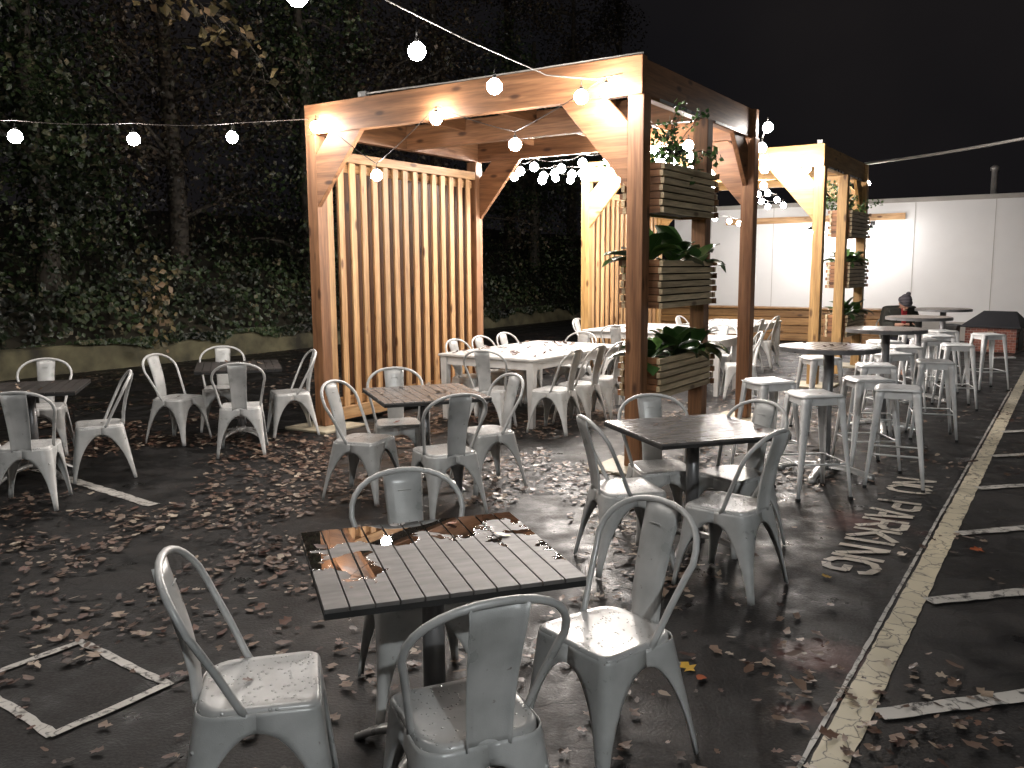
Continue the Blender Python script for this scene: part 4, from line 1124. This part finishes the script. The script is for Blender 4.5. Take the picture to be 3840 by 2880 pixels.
lit.build('leaf_litter', M['litter'], label='thousands of dry brown fallen leaves strewn over the wet asphalt', cat='fallen leaves', kind='stuff')
def one_leaf(x, y, z, size, mat, label, grp, nm='fallen_leaf', curl=.3):
    m = MB(); leafshape(m, (0, 0, 0), rl.random() * 6.28, size, rl, .2 + (curl > .5) * .3, curl)
    o = m.build(nm, mat, label=label, cat='leaf', group=grp); o.location = (x, y, z); return o
def leaf_tone(i):
    c1 = [(0.13, 0.08, 0.055), (0.22, 0.15, 0.11), (0.08, 0.035, 0.025), (0.28, 0.215, 0.16)][i]
    return plain('brown_leaf_tone', c1, .42, 0, .3, 40)
LT = [leaf_tone(i) for i in range(4)]
for i, (x, y, s_) in enumerate(near):
    one_leaf(x, y, .010, s_, LT[i % 4], 'dry brown fallen leaf lying loose on the asphalt in the foreground', 'loose fallen leaves in the foreground')
one_leaf(.74, 3.41, .01, .10, M['leaf_yellow'], 'bright yellow leaf on the asphalt right of the raindrop chair', 'coloured leaves')
one_leaf(.77, 3.34, .01, .09, M['leaf_red'], 'orange leaf lying just under the bright yellow leaf', 'coloured leaves')
one_leaf(2.76, 4.92, .01, .10, M['leaf_red'], 'rust red leaf on the dark asphalt right of the yellow line', 'coloured leaves')
one_leaf(1.71, 4.48, .01, .07, M['leaf_yellow'], 'small yellow leaf just below the last letter of the lettering', 'coloured leaves')
# leaves on table tops and seats
def on_rect(cx, cy, deg, w_, d_, z, n, label, grp, s0=.04, s1=.075, mats=None):
    for i in range(n):
        a, b = rl.uniform(-.46, .46) * w_, rl.uniform(-.46, .46) * d_; t = R(deg)
        one_leaf(cx + a * math.cos(t) - b * math.sin(t), cy + a * math.sin(t) + b * math.cos(t), z + .003, rl.uniform(s0, s1), (mats or LT)[rl.randrange(len(mats or LT))], label, grp, curl=.95)
on_rect(.28, 10.04, 55, 2.0, 1.25, .74, 42, 'brown leaf lying on the long white table', 'leaves on the long white table', .08, .13, mats=[LT[2], LT[2], LT[0]])
on_rect(3.72, 14.62, 56.8, 1.9, 1.2, .74, 40, 'brown leaf lying on the far white table', 'leaves on the far white table')
on_rect(-.67, 6.52, 20, .78, .82, .74, 14, 'pale curled leaf on the table before the slat wall', 'leaves on the table before the slat wall', mats=[LT[1], LT[3], LT[3]])
on_rect(-2.72, 8.50, 18, .78, .8, .74, 9, 'leaf on the dark far left table', 'leaves on the far left table', mats=[LT[1], LT[3]])
on_rect(-3.95, 6.98, 18, .78, .8, .74, 9, 'leaf on the dark left edge table', 'leaves on the left edge table', mats=[LT[1], LT[3]])
on_rect(2.53, 6.83, 10, .5, .5, 1.052, 6, 'small leaf on the nearest bar table', 'leaves on the nearest bar table', mats=[LT[2]])
on_rect(1.071, 5.006, 18, .7, .65, .74, 3, 'dark leaf on the middle right table', 'leaves on the middle right table', mats=[LT[2]])
for (dx, dy, s_, mt, lb) in ((.27, .10, .075, M['leaf_yellow'], 'golden leaf lying on the closest table'), (.14, .30, .06, M['leaf_red'], 'small red leaf stuck upright at the far edge of the closest table'), (-.34, .17, .07, LT[2], 'soaked dark leaf at the left of the closest table')):
    t = R(18.5); one_leaf(-.27 + dx * math.cos(t) - dy * math.sin(t), 2.771 + dx * math.sin(t) + dy * math.cos(t), .743, s_, mt, lb, 'leaves on the closest table')
for (x, y, lb) in ((-.93, 6.88, 'red leaf on the seat against the slat wall'), (-3.35, 6.93, 'dark leaf on the seat right of the left edge table'), (-3.29, 8.36, 'brown leaf on the side-on seat at the far left table'), (-2.26, 8.69, 'brown leaf on the seat by the pergola post'), (-.80, 2.47, 'tiny dark wet leaf on the seat left of the closest table')):
    one_leaf(x, y, .447, .045 if 'tiny' in lb else .08, M['leaf_red'] if 'red' in lb else LT[2], lb, 'leaves on chair seats')

# ------------------------------------------------------------------ seated person
def skin(name, verts, edges, radii, mat, parent, sub=2, rootv=0):
    me = bpy.data.meshes.new(name); me.from_pydata(verts, edges, []); me.materials.append(mat)
    o = bpy.data.objects.new(name, me); COL.objects.link(o); o.parent = parent
    md = o.modifiers.new('skin', 'SKIN'); me.update()
    if not me.skin_vertices: 
        bm = bmesh.new(); bm.from_mesh(me); bm.verts.layers.skin.verify(); bm.to_mesh(me); bm.free()
    for i, r_ in enumerate(radii):
        sv = me.skin_vertices[0].data[i]; sv.radius = r_ if isinstance(r_, tuple) else (r_, r_); sv.use_root = (i == rootv)
    md.use_smooth_shade = True
    sb = o.modifiers.new('sub', 'SUBSURF'); sb.levels = sub; sb.render_levels = sub
    return o
M['skinm'] = plain('skin', (0.50, 0.28, 0.20), .5)
M['jacket'] = plain('dark_olive_jacket', (0.035, 0.036, 0.03), .75, 0, .3, 30, .4)
M['red'] = plain('red_shirt', (0.28, 0.02, 0.025), .7)
M['jeans'] = plain('dark_trousers', (0.02, 0.02, 0.028), .8)
def knit():
    m, nt, bs = newmat('dark_striped_knit'); mp = coords(nt); wv = N(nt, 'ShaderNodeTexWave', Scale=14.0, Distortion=1.5, bands_direction='Z'); L(nt, mp.outputs[0], wv.inputs['Vector'])
    r = ramp(nt, wv.outputs['Fac'], [(.4, (.012, .012, .018)), (.6, (.16, .15, .17))]); L(nt, r.outputs[0], bs.inputs['Base Color']); bs.inputs['Roughness'].default_value = .9
    return m
M['knit'] = knit()
PX, PY = 6.04, 13.5
root = empty('person', (PX, PY, 0), R(180 + 4), label='person in dark beanie and olive jacket over red top, seated with head bowed', cat='person')
# local +y is the way they face (towards the camera)
bv = [(0, 0, .50), (0, .02, .62), (0, .05, .78), (0, .09, .93), (0, .12, 1.00), (0, .19, 1.06), (0, .24, 1.13),
      (.09, .06, .49), (.11, .42, .50), (.11, .46, .27), (.11, .44, .06), (.11, .55, .04),
      (-.09, .06, .49), (-.11, .42, .50), (-.11, .46, .27), (-.11, .44, .06), (-.11, .55, .04),
      (.18, .08, .93), (.245, .12, .76), (.16, .34, .78), (.09, .40, .79),
      (-.18, .08, .93), (-.245, .12, .76), (-.16, .34, .78), (-.09, .40, .79)]
be = [(0, 1), (1, 2), (2, 3), (3, 4), (4, 5), (5, 6), (0, 7), (7, 8), (8, 9), (9, 10), (10, 11), (0, 12), (12, 13), (13, 14), (14, 15), (15, 16), (3, 17), (17, 18), (18, 19), (19, 20), (3, 21), (21, 22), (22, 23), (23, 24)]
br_ = [(.11, .08), (.10, .07), (.10, .07), (.05, .045), .050, .05, .085, .085, .07, .052, .04, .035, .085, .07, .052, .04, .035, .04, .035, .032, .024, .04, .035, .032, .024]
body = skin('body', bv, be, br_, M['skinm'], root)
# head detail: nose, ears, chin shaped on the head as sub meshes of the face
m = MB()
def ell(mb, c, r3_, n=14, k=9):
    c = Vector(c); rows = []
    for i in range(k + 1):
        th = math.pi * i / k
        rows.append([c + Vector((r3_[0] * math.sin(th) * math.cos(2 * math.pi * j / n), r3_[1] * math.sin(th) * math.sin(2 * math.pi * j / n), r3_[2] * math.cos(th))) for j in range(n + 1)])
    mb.grid(rows)
tiltM = Matrix.Translation((0, .225, 1.115)) @ Matrix.Rotation(R(-38), 4, 'X')
h_ = MB(); ell(h_, (0, 0, 0), (.075, .092, .112)); ell(h_, (0, .07, -.075), (.035, .03, .03)); ell(h_, (0, .095, -.02), (.013, .02, .025)); ell(h_, (.078, -.005, -.015), (.012, .02, .03)); ell(h_, (-.078, -.005, -.015), (.012, .02, .03))
for v in h_.v: v.xyz = tiltM @ v
h_.build('face', M['skinm'], root)
e_ = MB(); ell(e_, (.028, .084, .008), (.011, .008, .007)); ell(e_, (-.028, .084, .008), (.011, .008, .007)); ell(e_, (0, .094, -.055), (.022, .006, .006))
for v in e_.v: v.xyz = tiltM @ v
e_.build('eyes_and_mouth', M['black'], root)
b_ = MB(); rows = []
for i in range(8):
    th = math.pi / 2 * i / 7 * 1.18
    rows.append([tiltM @ Vector((.088 * math.sin(th) * math.cos(2 * math.pi * j / 18), -.008 + .104 * math.sin(th) * math.sin(2 * math.pi * j / 18), .025 + .115 * math.cos(th))) for j in range(19)])
b_.grid(rows)
cuff = [tiltM @ Vector((.090 * math.cos(2 * math.pi * j / 20), -.008 + .106 * math.sin(2 * math.pi * j / 20), .006 + .012)) for j in range(20)]
b_.tube(cuff, .016, 8, closed=True)
hat = b_.build('beanie', M['knit'], root)
pm_ = MB(); ell(pm_, tiltM @ Vector((0, -.02, .155)), (.036, .036, .034)); pm_.build('pompom', M['knit'], hat)
jv = [(0, -.01, .52), (0, 0, .62), (0, .03, .78), (0, .07, .94), (0, .115, 1.02)] + [(.19, .06, .965), (.26, .11, .75), (.175, .32, .775)] + [(-.19, .06, .965), (-.26, .11, .75), (-.175, .32, .775)]
skin('jacket', jv, [(0, 1), (1, 2), (2, 3), (3, 4), (3, 5), (5, 6), (6, 7), (3, 8), (8, 9), (9, 10)], [(.215, .17), (.215, .17), (.225, .17), (.20, .155), (.105, .095), .115, .088, .060, .115, .088, .060], M['jacket'], root)
sv = MB(); sv.prism([(-.028, .78), (.028, .78), (.045, 1.03), (-.045, 1.03)], .19, .232, axis='y'); sv.build('red_shirt_front', M['red'], root, bevel=.01)
tv = [(0, -.02, .50), (.1, .06, .49), (.115, .42, .50), (.115, .46, .27), (.115, .44, .10), (-.1, .06, .49), (-.115, .42, .50), (-.115, .46, .27), (-.115, .44, .10)]
skin('trousers', tv, [(0, 1), (1, 2), (2, 3), (3, 4), (0, 5), (5, 6), (6, 7), (7, 8)], [(.165, .12), .10, .085, .068, .055, .10, .085, .068, .055], M['jeans'], root)
fg = MB()
for sx in (-1, 1):
    for k in range(4):
        a = (sx * (.10 - .018 * k), .41, .79); ln = (.055, .065, .06, .048)[k]
        fg.tube([a, (a[0] - sx * .004, a[1] + ln * .6, .795), (a[0] - sx * .006, a[1] + ln, .782)], [.008, .0075, .006], 6)
    fg.tube([(sx * .06, .385, .80), (sx * .035, .405, .805), (sx * .02, .42, .80)], [.010, .009, .007], 6)
fg.build('fingers', M['skinm'], root)
# the chair under the person
o = copy_tree(proto); o.location = (PX - .0, PY + .02, .002); o.rotation_euler = (0, 0, R(274)); props(o, label='chair under the seated person in the beanie, behind the third bar table', cat='chair', group='chairs round the far white tables')

# ------------------------------------------------------------------ damp night air that the bulbs glow in
HAZE = 0.0
if HAZE > 0:
    hz = MB(); hz.span(-40, 40, -12, 70, -1, 16)
    m_ = bpy.data.materials.new('damp_air'); m_.use_nodes = True; nt = m_.node_tree
    nt.nodes.remove(nt.nodes['Principled BSDF']); pv = nt.nodes.new('ShaderNodeVolumePrincipled')
    pv.inputs['Color'].default_value = (.9, .88, .88, 1); pv.inputs['Density'].default_value = HAZE; pv.inputs['Anisotropy'].default_value = .55
    L(nt, pv.outputs[0], nt.nodes['Material Output'].inputs['Volume'])
    hz.build('haze', m_, kind='stuff', label='damp night air', cat='haze')

sc.cycles.use_light_tree = True
sc.cycles.sample_clamp_indirect = 4.0
